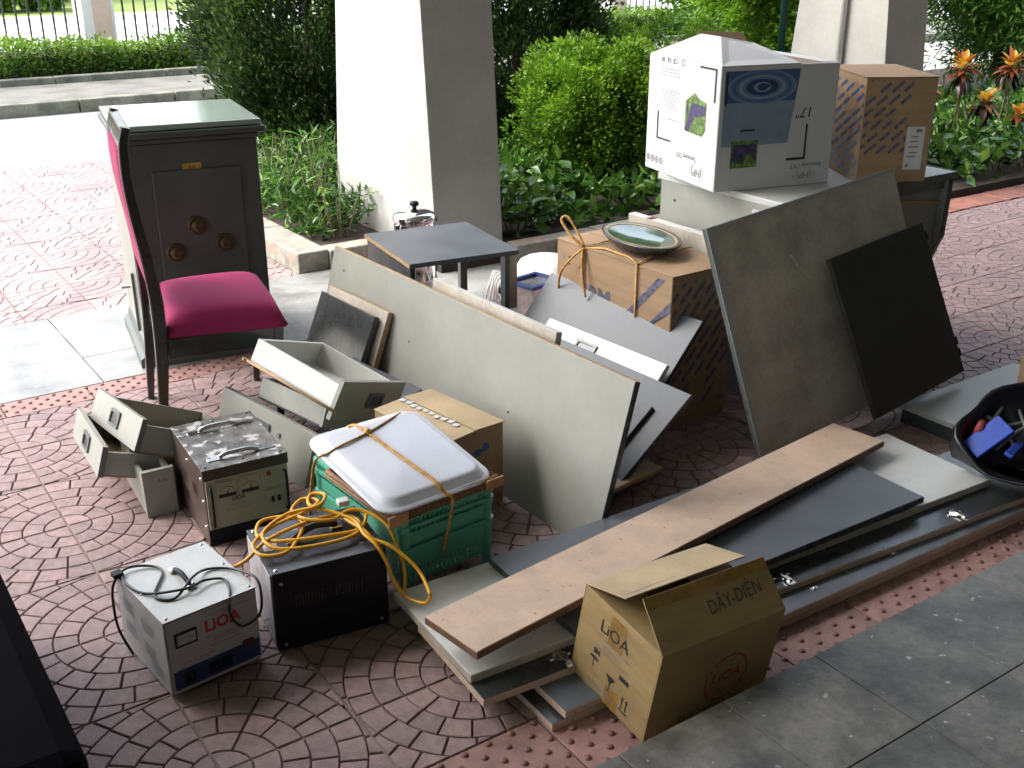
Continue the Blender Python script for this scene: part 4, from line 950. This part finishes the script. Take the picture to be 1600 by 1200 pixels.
for p, lb in (((2.0, 1.545, .040), 'small dull screw plate on the lowest slate board near the open carton'), ((2.31, 1.54, .040), 'small dull screw plate on the lowest slate board further right')):
    t = thing('screw_plate', lb, 'screw plate', p, (-3, 0, 0)); bx('plate', m_steel, t, -.012, -.006, 0, .012, .006, .002, .0005); MB().lathe([(0, .005), (.004, .0045), (.005, .002)], 10).build('screw', m_chrome, t, smooth=True)

# ---- the open carton at the front
t = thing('open_carton', 'yellow brown open carton with red round stamp beside the pile of boards', 'carton', (1.276, 1.375, .012), (-.2, 3.2, 7.8))
W_, D_, H_ = .360, .260, .236
T = .004
bx('front_wall', m_cardy, t, 0, 0, 0, W_, T, H_, .001); bx('back_wall', m_cardy, t, 0, D_-T, 0, W_, D_, H_, .001)
bx('left_wall', m_cardy, t, 0, T+.0002, 0, T, D_-T-.0002, H_, .001); bx('right_wall', m_cardy, t, W_-T, T+.0002, 0, W_, D_-T-.0002, H_, .001)
bx('floor_flap', m_cardi, t, T, T, .001, W_-T, D_-T, .005, 0)
def fl(a, b_, c, d_, m=m_cardy, name='flap', th=.0035): return flap(name, m, t, [a, b_, c, d_], th)
FA = 42; ca, sa = math.cos(R(FA)), math.sin(R(FA)); FL_ = .134
fl((.0, 0, H_), (W_, 0, H_), (W_-.006, .122*ca, H_+.122*sa), (.004, .122*ca, H_+.122*sa))
mb_t = [(.0, 0), (1, 1)]
def frontflap(u, s_, e=.0012):   # point on the front flap: u along, s_ up the flap
    return (u, s_*ca-e*sa, H_+s_*sa+e*ca)
cb, sb = math.cos(R(22)), math.sin(R(22))
fl((.0, D_, H_), (W_, D_, H_), (W_-.008, D_-FL_*cb, H_+FL_*sb), (.004, D_-FL_*cb, H_+FL_*sb-.004), m_cardl)
fl((0, T, H_-.001), (0, D_-T, H_-.001), (.11, D_-T-.004, H_-.012), (.11, T+.004, H_-.004))
fl((W_, T, H_-.001), (W_, D_-T, H_-.001), (W_-.10, D_-T-.004, H_-.03), (W_-.10, T+.004, H_-.03), m_cardi)
tp = [frontflap(.004, .094), frontflap(W_-.006, .094), frontflap(W_-.006, .1215), frontflap(.004, .1215)]
MB().add(tp, [(0, 1, 2, 3)]).build('tape', m_tape, t, recalc=False)
tx = text(t, 'DÂY-DIỆN', fr('front', W_, D_, H_), 'front', 0, 0, .036, mat('felt_pen', (.05, .045, .045), .6), name='handwriting', shear=.1)
tx.location = frontflap(.235, .062, .0012); tx.rotation_euler = (Euler((R(FA), 0, 0)).to_matrix() @ Euler((0, 0, R(4))).to_matrix()).to_euler(); tx.scale = (.95, 1.2, 1)
bt = [(.006, D_-FL_*cb+.001, H_+FL_*sb-.002), (W_-.008, D_-FL_*cb+.001, H_+FL_*sb+.001), (W_-.008, D_-(FL_-.022)*cb, H_+(FL_-.022)*sb+.002), (.006, D_-(FL_-.022)*cb, H_+(FL_-.022)*sb+.0015)]
MB().add(bt, [(0, 1, 2, 3)]).build('tape', m_tape, t, recalc=False)
F = fr('left', W_, D_, H_)
for rc in (rect(.10, .15, .15, .225), rect(.12, .0, .165, .05)): decal(t, 'tape', m_tape, F, [rc], .0006)
text(t, 'LiOA', F, 'left', .118, .178, .044, m_ink, sx=1.0)
text(t, 'AUTOMATIC VOLTAGE', F, 'left', .12, .148, .0115, m_gink); text(t, 'STABILIZER', F, 'left', .12, .133, .0115, m_gink); text(t, 'SERVO MOTOR CONTROL', F, 'left', .12, .118, .010, m_gink)
text(t, 'SH', F, 'left', .075, .105, .018, m_ink, bold=.001); text(t, '1000', F, 'left', .17, .098, .016, m_ink, bold=.001)
def umb(u, v): return [ellipse(u, v, .016, .008, 12)[:7]+[(u, v-.001)], rect(u-.0012, v-.022, u+.0012, v)]
decal(t, 'umbrella_symbol', m_ink, F, umb(.07, .083), .001)
decal(t, 'fragile_symbol', m_ink, F, [[(.115, .078), (.147, .078), (.131, .058)], rect(.130, .04, .1325, .06), rect(.122, .038, .14, .040)], .001)
decal(t, 'this_way_up_symbol', m_ink, F, [rect(.176, .028, .179, .055), rect(.19, .028, .193, .055), [(.172, .052), (.183, .052), (.1775, .06)], [(.186, .052), (.197, .052), (.1915, .06)], rect(.170, .022, .20, .025)], .001)
decal(t, 'symbol_frame', m_gink, F, [rect(.045, .02, .046, .095), rect(.21, .02, .211, .095), rect(.045, .02, .211, .021)], .0009)
for k in range(3): decal(t, 'small_print', m_gink, F, lines_rects(.055, .15, [.012+.006*k], .0012, .01), .0009)
F = fr('front', W_, D_, H_)
decal(t, 'round_stamp', m_redf, F, ring(.215, .10, .058, .0635, 40, skip=.12)+ring(.215, .10, .045, .0465, 40, skip=.25), .0008)
text(t, 'LiOA', F, 'front', .215, .105, .040, m_redf, bold=.001); text(t, 'HANOI', F, 'front', .215, .068, .013, m_redf)
text(t, 'THE LAMP LIOA', F, 'front', .19, .022, .028, m_ink)

# ---- the three stabilizers
t = thing('voltage_stabilizer', 'pale grey voltage stabilizer with blue stripe and black cable on top', 'stabilizer', (.507, 2.087, .010), (6.2, 0, 0), 'voltage stabilizers on the paving')
W_, D_, H_ = .226, .268, .196
bx('body', m_avrf, t, 0, .004, 0, W_, D_, H_-.002, .003); bx('lid', m_avrw, t, -.001, -.001, H_-.0018, W_+.001, D_+.001, H_+.0008, .001)
bx('front_panel', m_avrf, t, .004, 0, .003, W_-.004, .0035, H_-.004, .001)
for u, v in ((.012, .012), (W_-.012, .012), (.012, D_-.012), (W_-.012, D_-.012), (.012, .14), (W_-.012, .14)): MB().lathe([(0, .003), (.003, .0025), (.004, 0)], 10, (u, v, H_+.001)).build('screw', m_steel, t, smooth=True)
F = fr('front', W_, D_, H_)
decal(t, 'blue_stripe', m_dblue, F, [rect(.008, .012, W_-.006, .062)], .0008)
text(t, 'LiOA', F, 'front', .135, .145, .042, m_red, bold=.0012, sx=.95); text(t, 'L', F, 'front', .158, .178, .018, m_red, bold=.0008)
decal(t, 'small_print', m_gink, F, lines_rects(.09, .215, [.118, .186, .172], .0012, .01)+lines_rects(.10, .19, [.11, .103], .002, .01)+lines_rects(.10, .17, [.092], .0014)+[rect(.03+.014*k, .074, .038+.014*k, .0765) for k in range(6)], .0008)
mt = bx('meter', m_blk, t, .020, -.004, .122, .072, .0, .158, .001); bx('meter_dial', mat('meter_face', (.45, .46, .42), .3), mt, .024, -.0048, .128, .068, -.0042, .154, 0)
decal(mt, 'scale', m_ink, F, ring(.046, .118, .026, .027, 40)[5:15], .0054)
bx('switch', mat('dark_red_rocker', (.10, .01, .01), .4), t, .178, -.006, .055, .205, .0, .07, .001)
for u in (.045, .105, .135):
    k_ = bx('socket', m_blk, t, u-.013, -.003, .022, u+.013, -.0005, .05, .001)
    MB().lathe([(0, .002), (.006, .001), (.006, -.001)], 12).build('outlet', m_ink, k_).location = (u, -.004, .036)
F = fr('left', W_, D_, H_)
for u0, v0 in ((.03, .12), (.03, .06), (.135, .115), (.135, .055), (.165, .018)):
    mb = MB()
    for k in range(6): mb.add([F(u0, v0+k*.006, .0004), F(u0+.065, v0+k*.006, .0004), F(u0+.065, v0+.003+k*.006, .0022), F(u0, v0+.003+k*.006, .0022)], [(0, 1, 2, 3)])
    mb.build('vent', m_edgeg, t, recalc=False)
h = MB(); h.box(.098, .085, H_+.0012, .122, .105, H_+.009); h.box(.098, .175, H_+.0012, .122, .195, H_+.009); hh = h.build('carry_handle', m_chrome, t, .002)
MB().tube(spline([(.11, .10, H_+.008), (.11, .14, H_+.017), (.11, .18, H_+.008)], 6), .006, 8).build('grip', m_blk, hh, smooth=True)
t = thing('power_cable', 'black mains cable looped over the pale grey stabilizer', 'cable', (.507, 2.087, .206), (6.2, 0, 0))
MB().tube(spline([(-.02, .16, -.16), (-.032, .20, -.10), (-.022, .235, -.03), (-.005, .24, .004), (.03, .255, .010), (.075, .235, .006), (.085, .19, .006), (.03, .11, .005), (.06, .07, .005), (.12, .105, .018), (.17, .135, .006), (.215, .10, .006), (.235, .02, .012), (.228, -.018, -.02), (.215, -.022, -.06), (.18, -.014, -.078), (.155, -.014, -.05), (.15, -.012, -.015), (.17, .02, .006), (.18, .07, .006), (.14, .085, .012), (.09, .075, .016), (.02, .13, .005), (.0, .20, .006), (.012, .25, .006)], 8), .0032, 7).build('cable', m_cableb, t, smooth=True)
ob = bx('plug', m_blk, t, -.012, .235, .001, .012, .26, .014, .003)

t = thing('voltage_stabilizer', 'black stabilizer with a dusty lid under the orange cable', 'stabilizer', (.773, 2.118, .0), (-7.6, 0, 0), 'voltage stabilizers on the paving')
W_, D_, H_ = .283, .232, .219
bx('body', m_blk, t, 0, 0, .004, W_, D_, H_-.004, .003); bx('lid', m_blkt, t, -.001, -.001, H_-.0038, W_+.001, D_+.001, H_, .002)
bx('side_panel', m_avrf, t, -.003, .01, .02, -.0003, D_-.01, H_-.008, .001)
for u, v in ((.014, .014), (W_-.014, .014), (.014, D_-.014), (W_-.014, D_-.014)): MB().lathe([(0, .004), (.004, .0032), (.006, 0)], 12, (u, v, H_)).build('screw', m_chrome, t, smooth=True)
for u, v in ((.02, .02), (W_-.02, .02), (.02, H_-.03)):
    s_ = MB().lathe([(0, .003), (.004, .0022), (.005, 0)], 10).build('screw', m_steel, t); s_.location = (u, -.0005, v); s_.rotation_euler = (R(90), 0, 0)
F = fr('front', W_, D_, H_)
for g0 in (.05, .15):
    mb = MB()
    for k in range(9): mb.add([F(g0+k*.008, .12, .0004), F(g0+k*.008+.0035, .12, .0022), F(g0+k*.008+.0035, .15, .0022), F(g0+k*.008, .15, .0004)], [(0, 1, 2, 3)])
    mb.build('vent', m_lamd, t, recalc=False)
h = MB(); h.box(.07, .11, H_+.0005, .10, .135, H_+.008); h.box(.19, .135, H_+.0005, .22, .16, H_+.008); hh = h.build('carry_handle', m_chrome, t, .002)
MB().tube(spline([(.085, .122, H_+.01), (.145, .135, H_+.024), (.205, .147, H_+.01)], 6), .008, 8).build('grip', m_blkt, hh, smooth=True)
Ft = fr('top', W_, D_, H_)
decal(t, 'lid_label', m_white, Ft, [[(.012, .11), (.045, .105), (.055, .17), (.02, .18)]], .0008); text(t, 'LiOA', Ft, 'top', .033, .135, .02, m_red, spin=70)
F = fr('left', W_, D_, H_); text(t, 'A1', F, 'left', .10, .16, .02, m_gink, e=.0035)
for v in (.05, .07): MB().tube([(-.004, .05, v), (-.02, .05, v)], .004, 8).build('terminal', m_chrome, t)

t = thing('voltage_stabilizer', 'old brown stabilizer with two dial meters and two lid handles', 'stabilizer', (.814, 2.688, 0), (-4, 0, 0), 'voltage stabilizers on the paving')
W_, D_, H_ = .241, .335, .238
bx('body', m_avrs, t, 0, .006, .0, W_, D_, H_-.003, .003); bx('lid', m_avrk, t, -.002, -.002, H_-.0028, W_+.002, D_+.002, H_, .0015)
bx('lid_lip', mat('brown_enamel', (.07, .05, .03), .4, noise=.2), t, -.002, .0, H_-.034, W_+.002, .0055, H_-.003, .001)
bx('base_band', m_blk, t, .0, .0, .0, W_, .0055, .05, .001)
bx('front_panel', m_cream, t, .004, .0, .0505, W_-.004, .0055, H_-.0345, .001)
F = fr('front', W_, D_, H_)
for u in (.033, .098):
    mt = bx('meter', m_cream, t, u, -.004, .145, u+.056, -.0002, .192, .001); bx('meter_dial', mat('old_meter_face', (.40, .36, .25), .3), mt, u+.003, -.0052, .157, u+.053, -.0042, .190, 0)
    decal(mt, 'scale', m_ink, F, ring(u+.028, .155, .022, .0235, 40)[3:17]+[[(u+.026, .157), (u+.030, .157), (u+.034, .175)]], .0058)
    bx('meter_base', m_ink, mt, u+.003, -.0062, .146, u+.053, -.0042, .1565, .0005)
text(t, 'LiOA', F, 'front', .092, .134, .017, m_ink, bold=.0005); text(t, 'STABILIZER', F, 'front', .09, .116, .010, m_gink); text(t, '5KVA  110V  220V', F, 'front', .09, .102, .009, m_gink)
bx('pilot_lamp', mat('red_lamp', (.35, .02, .01), .3), t, .176, -.003, .178, .190, -.0002, .192, .001)
bd = bx('breaker', m_cream, t, .170, -.006, .085, .222, -.0002, .135, .001)
for u in (.183, .201): bx('switch', m_blk, bd, u, -.013, .098, u+.008, -.0062, .114, .001)
decal(t, 'small_print', m_redf, F, [rect(.175, .138, .215, .1395), rect(.03, .196, .08, .1975), rect(.1, .196, .15, .1975)], .0008)
for u in (.014, W_-.012):
    MB().tube(spline([(u, -.001, .185), (u, -.016, .18), (u, -.018, .12), (u, -.016, .07), (u, -.001, .065)], 6), .004, 8).build('front_handle', m_blk, t, smooth=True)
for v in (.052, .255):
    hp = MB(); hp.box(.028, v-.009, H_+.0003, .07, v+.009, H_+.003); hp.box(.17, v-.006, H_+.0003, .225, v+.006, H_+.003); ho = hp.build('carry_handle', m_chrome, t, .001)
    MB().tube(spline([(.062, v, H_+.004), (.085, v, H_+.013), (.15, v, H_+.013), (.175, v, H_+.004)], 6), .0065, 8).build('grip', m_steel, ho, smooth=True)
for u, v in ((.012, .012), (W_-.014, .015), (W_-.014, D_-.015), (.12, .02), (.12, D_-.02)): MB().lathe([(0, .003), (.003, .0022), (.004, 0)], 10, (u, v, H_)).build('screw', m_blk, t, smooth=True)
for v, z in ((.03, .20), (.03, .13), (.03, .05), (.17, .2)): 
    s_ = MB().lathe([(0, .003), (.004, .0022), (.005, 0)], 10).build('screw', m_steel, t); s_.location = (-.0005, v, z); s_.rotation_euler = (0, R(-90), 0)
F = fr('left', W_, D_, H_)
for g0, v0 in ((.10, .12), (.10, .06), (.2, .12)):
    mb = MB()
    for k in range(5): mb.add([F(g0, v0+k*.007, .0004), F(g0+.05, v0+k*.007, .0004), F(g0+.05, v0+.004+k*.007, .0025), F(g0, v0+.004+k*.007, .0025)], [(0, 1, 2, 3)])
    mb.build('vent', m_blk, t, recalc=False)
MB().tube([(.012, .02, H_-.0), (.2, .03, H_)], .0, 3)

# ---- orange extension cable
t = thing('extension_cable', 'tangled orange extension cable on the black stabilizer', 'cable', (.773, 2.118, .222), (-7.6, 0, 0))
pts = [(-.06, .12, -.03), (-.03, .10, -.005), (.02, .115, .022), (.10, .13, .035), (.19, .15, .030), (.25, .13, .020), (.24, .08, .015), (.15, .075, .022), (.05, .10, .022), (.01, .15, .018), (.03, .20, .03), (.09, .19, .034), (.12, .14, .03), (.06, .06, .015), (.0, .07, .012), (-.01, .12, .018), (.05, .16, .032), (.13, .17, .045), (.18, .20, .05), (.15, .24, .045), (.11, .20, .04), (.13, .14, .042), (.19, .12, .036), (.25, .16, .03), (.28, .13, .02), (.22, .06, .014), (.10, .055, .016), (.03, .08, .02), (.02, .14, .03), (.09, .18, .045), (.17, .17, .055), (.20, .21, .06), (.17, .235, .055), (.155, .19, .05), (.2, .15, .04), (.24, .10, .03), (.245, .05, .018), (.26, .01, .006), (.275, -.015, -.03), (.29, -.03, -.09), (.31, -.06, -.12), (.335, -.11, -.115), (.345, -.125, -.09)]
MB().tube(spline(pts, 8), .0048, 8).build('cable', m_cable, t, smooth=True)
pts = [(.345, -.125, -.085), (.345, -.07, -.06), (.325, -.035, -.03), (.29, .0, .0), (.262, .03, .008), (.25, .06, .02), (.22, .14, .03), (.27, .145, .03), (.315, .09, .01), (.33, .05, -.04), (.335, .02, -.10), (.325, .0, -.14)]
MB().tube(spline(pts, 8), .0048, 8).build('cable', m_cable, t, smooth=True)
pg = bx('plug', m_hwht, t, .232, .20, .018, .262, .226, .034, .003)

# ---- green crates with tray
GC = 'jade plastic crates'
CL = (1.14, 2.157, 0); CY_ = 4
W_, D_ = .275, .43
for k, lb in enumerate(('lowest jade green plastic crate with legs, under two others', 'middle jade green plastic crate of the stack', 'top jade green plastic crate under the white tray')):
    z0 = (.0, .065, .125)[k]; h_ = (.145, .145, .115)[k]
    t = thing('plastic_crate', lb, 'crate', (CL[0], CL[1], z0), (CY_, 0, 0), GC)
    zb = .03 if k == 0 else 0.02
    def wall(axis, fixed, a0, a1, out):
        mb = MB(); zlo, zhi = zb+.008, h_
        nrow = 4 if k == 0 else 2; zs0 = zlo if k == 0 else zhi-.062
        n_ = int((a1-a0)/.0135); st_ = (a1-a0)/n_
        def seg(u0, u1, z0_, z1_, e0=0, e1=.0035):
            if axis == 'x': mb.box(u0, fixed+min(e0*out, e1*out), z0_, u1, fixed+max(e0*out, e1*out), z1_)
            else: mb.box(fixed+min(e0*out, e1*out), u0, z0_, fixed+max(e0*out, e1*out), u1, z1_)
        rows = np.linspace(zs0+.006, zhi-.012, nrow+1)
        for z_ in rows: seg(a0, a1, z_-.0022, z_+.0022, 0, .0036)
        for j in range(n_+1): 
            if a0+j*st_ < a1-.003: seg(a0+j*st_-.002 if j else a0, a0+j*st_+.004, rows[0], rows[-1], .0002, .0034)
        seg(a0, a1, zhi-.010, zhi, -.001, .010)
        if k: seg(a0, a1, zlo-.01, rows[0]-.0023, .0001, .0033)
        return mb.build('wall', m_teal, t)
    wall('x', 0, .012, W_-.012, -1); wall('x', D_, .012, W_-.012, 1); wall('y', 0, .012, D_-.012, -1); wall('y', W_, .012, D_-.012, 1)
    for cx, cy in ((.006, .006), (W_-.006, .006), (.006, D_-.006), (W_-.006, D_-.006)):
        MB().lathe([(.0, 0 if k == 0 else .01), (.012, 0 if k == 0 else .01), (.017, h_-.018), (.021, h_-.014), (.021, h_), (.012, h_+.001), (.009, h_-.002), (0, h_-.002)], 14, (cx, cy, 0)).build('corner_leg', m_teal, t, smooth=False)
    mb = MB()
    for j in range(10): mb.box(.01, .02+j*.043, zb, W_-.01, .035+j*.043, zb+.004)
    for j in range(5): mb.box(.03+j*.05, .012, zb-.004, .042+j*.05, D_-.012, zb-.0002)
    mb.build('grid_floor', m_teal, t)
# contents glimpsed inside, and the wicker basket under the tray
t = thing('scrub_brush', 'bright green plastic brush inside the top crate', 'brush', (1.175, 2.50, .16), (20, -50, 0))
bx('handle', mat('bright_green_plastic', (.03, .35, .04), .4), t, 0, 0, 0, .13, .022, .012, .004); MB().box(.08, .002, -.015, .128, .02, -.0005).build('bristles', m_hwht, t)
t = thing('wicker_basket', 'shallow wicker basket between the top crate and the white tray', 'basket', (1.095, 2.125, .243), (6, 0, 2))
bw, bd_ = .335, .30
mb = MB()
for yy in (0, bd_): mb.tube([(0, yy, .012), (bw, yy, .012)], .007, 8); mb.tube([(0, yy, .024), (bw, yy, .024)], .007, 8)
for xx in (0, bw): mb.tube([(xx, 0, .012), (xx, bd_, .012)], .007, 8); mb.tube([(xx, 0, .024), (xx, bd_, .024)], .007, 8)
mb.build('rim', m_wick, t, smooth=True)
mb = MB()
for k in range(46): x_ = .004+k*bw/46; mb.tube([(x_, -.009, .006), (x_+.003, -.010, .020), (x_+.002, -.002, .034)], .0028, 5)
o = mb.build('woven_rods', m_wick, t, smooth=True); o['kind'] = 'stuff'
bx('base', m_wick, t, .005, .005, 0, bw-.005, bd_-.005, .006, .001)
for a in ((-.02, -.018, .002, .04, -.0115, .034), (bw-.045, -.018, .004, bw+.012, -.0115, .032)): MB().box(*a).build('corner_wrap', mat('tan_cane', (.42, .22, .08), .45, noise=.2), t, .002)

t = thing('plastic_tray', 'white plastic tray turned upside down on the crates, tied with orange twine', 'tray', (1.065, 2.104, .283), (7.5, 2.5, 12.2))
TW, TD = .368, .380
def rrect(w_, d_, r_, n=7):
    out = []
    for cx, cy, a0 in ((w_-r_, r_, -90), (w_-r_, d_-r_, 0), (r_, d_-r_, 90), (r_, r_, 180)):
        for k in range(n): a = R(a0+90*k/(n-1)); out.append((cx+r_*math.cos(a), cy+r_*math.sin(a)))
    return out
mb = MB(); lv = []
for ins, z, r_ in ((.004, -.006, .05), (0, 0, .055), (.003, .003, .053), (.013, .0035, .046), (.018, .005, .043), (.030, .017, .036), (.034, .020, .034), (.041, .0215, .031)):
    lv.append([(ins+x_, ins+y_, z) for x_, y_ in rrect(TW-2*ins, TD-2*ins, r_)])
n = len(lv[0]); vv = [p for l_ in lv for p in l_]; fs = [(j*n+i, j*n+(i+1) % n, (j+1)*n+(i+1) % n, (j+1)*n+i) for j in range(len(lv)-1) for i in range(n)]
# flat bottom with a shallow central field
fs.append(tuple((len(lv)-1)*n+i for i in range(n)))
mb.add(vv, fs); mb.build('tray_shell', m_tray, t, smooth=True, recalc=False)
tw = thing('twine', 'orange plastic twine crossed over the white tray and down the crates', 'twine', (1.065, 2.104, .283), (7.5, 2.5, 12.2))
def rib2(pts, w_=.008): 
    q = spline(pts, 8); mb = MB()
    for s_ in (-.3, .35): mb.tube([p+Vector((w_*s_, w_*s_*.3, .001*s_)) for p in q], .0028, 5)
    return mb.build('band', m_twine, tw, smooth=True)
zt = .0245
rib2([(.205, -.012, -.18), (.205, -.015, -.06), (.205, -.010, -.005), (.19, .01, .008), (.182, .045, zt), (.165, .2, zt), (.15, .33, zt), (.145, .375, .004), (.145, .39, -.02)])
rib2([(-.006, .30, -.20), (-.010, .30, -.08), (-.008, .295, -.01), (.02, .285, .010), (.05, .28, zt), (.15, .30, zt), (.26, .335, zt-.002), (.30, .355, .015)])
MB().lathe([(0, .012), (.008, .010), (.011, .004), (.008, 0)], 10, (.153, .302, zt)).build('knot', m_twine, tw, smooth=True)
st = MB().lathe([(0, 0), (.045, 0)], 30).build('stain', mat('tray_stain', (.52, .49, .47), .4, noise=.25, nscale=20), bpy.data.objects['plastic_tray'], recalc=False)
bpy.data.objects.remove(st)

# ---- carton behind the crates
t = thing('closed_carton', 'brown carton with torn white label on its lid, behind the white tray', 'carton', (1.426, 2.414, 0), (9.1, 0, 0))
W_, D_, H_ = .222, .334, .268
MB().box(0, 0, 0, W_, D_, H_-.003).build('body', m_card, t, .003)
flap('flap', m_cardl, t, [(-.002, -.003, H_-.002), (W_/2-.002, -.003, H_+.003), (W_/2-.002, D_, H_+.003), (-.002, D_, H_-.002)], .003)
flap('flap', m_cardl, t, [(W_/2+.001, -.004, H_+.005), (W_+.003, -.004, H_-.001), (W_+.003, D_+.002, H_-.001), (W_/2+.001, D_+.002, H_+.005)], .003)
mb = MB()
for k in range(10):
    y_ = .05+k*.028; x_ = .085+.004*math.sin(k*1.7); mb.add([(x_, y_, H_+.0068), (x_+.016+.006*math.sin(k), y_+.004, H_+.0068), (x_+.012, y_+.022, H_+.0074), (x_-.004, y_+.018, H_+.0072)], [(0, 1, 2, 3)])
mb.build('torn_label', m_white, t, recalc=False)
F = fr('front', W_, D_, H_); decal(t, 'blue_mark', m_blue, F, [ellipse(.12, .195, .02, .012), ellipse(.15, .205, .014, .014), rect(.02, .16, .06, .165)], .0008)

# ---- black bag, carton at the right edge, dark armchair at the left
t = thing('black_bag', 'black plastic bag with its mouth open, blue plastic inside, at the right edge', 'bag', (2.97, 1.50, .075), (0, 0, 0))
mb = MB(); seg = 36; lv = []
ax = Vector((-.62, -.25, .74)).normalized()      # mouth direction
e1 = ax.cross(Vector((0, 0, 1))).normalized(); e2 = ax.cross(e1)
def ringp(c, r_, wob, ph):
    return [c+(e1*math.cos(a)*1.15+e2*math.sin(a)*.9)*(r_*(1+wob*math.sin(3*a+ph)+wob*.6*math.sin(7*a+ph*2)))+ax*(wob*.15*math.sin(5*a+ph)) for a in [2*math.pi*k/seg for k in range(seg)]]
c0 = Vector((-.04, .02, .155))
for s_, r_, wb in ((-.20, .03, .1), (-.19, .13, .12), (-.13, .20, .10), (-.06, .215, .08), (.0, .205, .06), (.012, .198, .05)): lv.append(ringp(c0+ax*s_, r_, wb, s_*9))
for s_, r_, wb in ((.0, .190, .05), (-.05, .18, .07), (-.09, .13, .1), (-.10, .02, .1)): lv.append(ringp(c0+ax*s_, r_, wb, s_*7))
vv = [tuple(p) for l_ in lv for p in l_]; fs = [(j*seg+i, j*seg+(i+1) % seg, (j+1)*seg+(i+1) % seg, (j+1)*seg+i) for j in range(len(lv)-1) for i in range(seg)]
vv = [(x_, y_, max(z_, .0+.045)) for x_, y_, z_ in vv]
mb.add(vv, fs); mb.build('bag_skin', m_bag, t, smooth=True)
cc = c0-ax*.055
q = MB().box(-.05, -.015, 0, .06, .045, .012).build('blue_clip', m_bluep, t, .003); q.location = tuple(c0+e1*.135+e2*.045-ax*.02); q.rotation_euler = (R(25), R(-40), R(-30)); q.scale = (1.2, 1.2, 1)
q = MB().box(-.05, -.012, 0, .06, .012, .012).build('blue_clip', m_bluep, t, .003); q.location = tuple(c0+e1*.07+e2*.06-ax*.01); q.rotation_euler = (R(20), R(0), R(15))
mb = MB()
for k in range(5):
    a = k*1.3; mb.tube(spline([tuple(cc+e1*(.1+.08*math.cos(a))+e2*(.08*math.sin(a)-.03)), tuple(cc+ax*.02+e1*(.1+.05*math.cos(a+1))-e2*.03), tuple(cc+e1*(.1+.08*math.cos(a+2))+e2*(.07*math.sin(a+2)-.03))], 5), .006, 6)
mb.build('grey_cables', m_edgeg, t, smooth=True)
MB().tube(spline([tuple(cc+e1*.19+e2*.03), tuple(cc+ax*.04+e1*.175), tuple(cc+e1*.18+e2*-.03)], 6), .014, 8).build('red_cloth', m_redp, t, smooth=True)
t = thing('brown_carton', 'brown carton partly out of frame above the black bag', 'carton', (3.46, 1.93, .074), (-32, 0, 0))
MB().box(0, -.25, 0, .4, 0, .17).build('body', m_card, t, .004); bx('flap', m_card, t, .0, -.25, .171, .4, -.13, .175, .001)
MB().tube([(-.004, -.002, 0), (-.004, -.002, .06)], .006, 8).build('pink_tape', mat('pink_tape', (.6, .2, .2), .25), t)

t = thing('armchair', 'black leather armchair arm cut off by the lower left corner', 'armchair', (-.72, 1.36, 0))
MB().box(0, 0, .06, .90, .0, .06)
bx('arm', m_leather, t, .66, .03, .12, .93, 1.25, .495, .035); bx('seat', m_leather, t, -.1, .05, .16, .655, 1.2, .38, .03); bx('base', m_blk, t, .0, .05, .02, .9, 1.2, .1, .01)

# ---------------------------------------------------------------- split the porch paving: 300 largest-looking stones singly, rest joined
bpy.context.view_layer.update()
dg = bpy.context.evaluated_depsgraph_get()
fw = camo.matrix_world.to_3x3() @ Vector((0, 0, -1)); rt = camo.matrix_world.to_3x3() @ Vector((1, 0, 0)); upv = camo.matrix_world.to_3x3() @ Vector((0, 1, 0))
C0 = camo.location.copy(); sc_ = []
for i, (q, r_) in enumerate(porch_stones):
    c = Vector((sum(p[0] for p in q)/len(q), sum(p[1] for p in q)/len(q), 0)); d_ = c-C0
    zf = d_.dot(fw); u, v = d_.dot(rt)/zf*1712, d_.dot(upv)/zf*1712
    if abs(u) > 800 or abs(v) > 600: continue
    size = abs(area(q))*1712**2/zf**2*abs(d_.normalized().z)
    hit = scene.ray_cast(dg, C0, d_.normalized(), distance=d_.length-.02)
    if hit[0]: continue
    sc_.append((size, i))
sc_.sort(reverse=True); single = set(i for _, i in sc_[:300])
rest = MB()
for i, (q, r_) in enumerate(porch_stones):
    z = random.uniform(-.0008, .0008)
    if i in single:
        cx, cy = q[0]; mb = MB(); vv, fs = stone_geo([(a-cx, b_-cy) for a, b_ in q], z); mb.add(vv, fs, r_)
        o = mb.build('paving_stone', m_stone, pav, recalc=False); o.location = (cx, cy, 0)
    else: rest.add(*stone_geo(q, z), r_)
o = rest.build('paving_stones', m_stone, pav, recalc=False); o['kind'] = 'stuff'
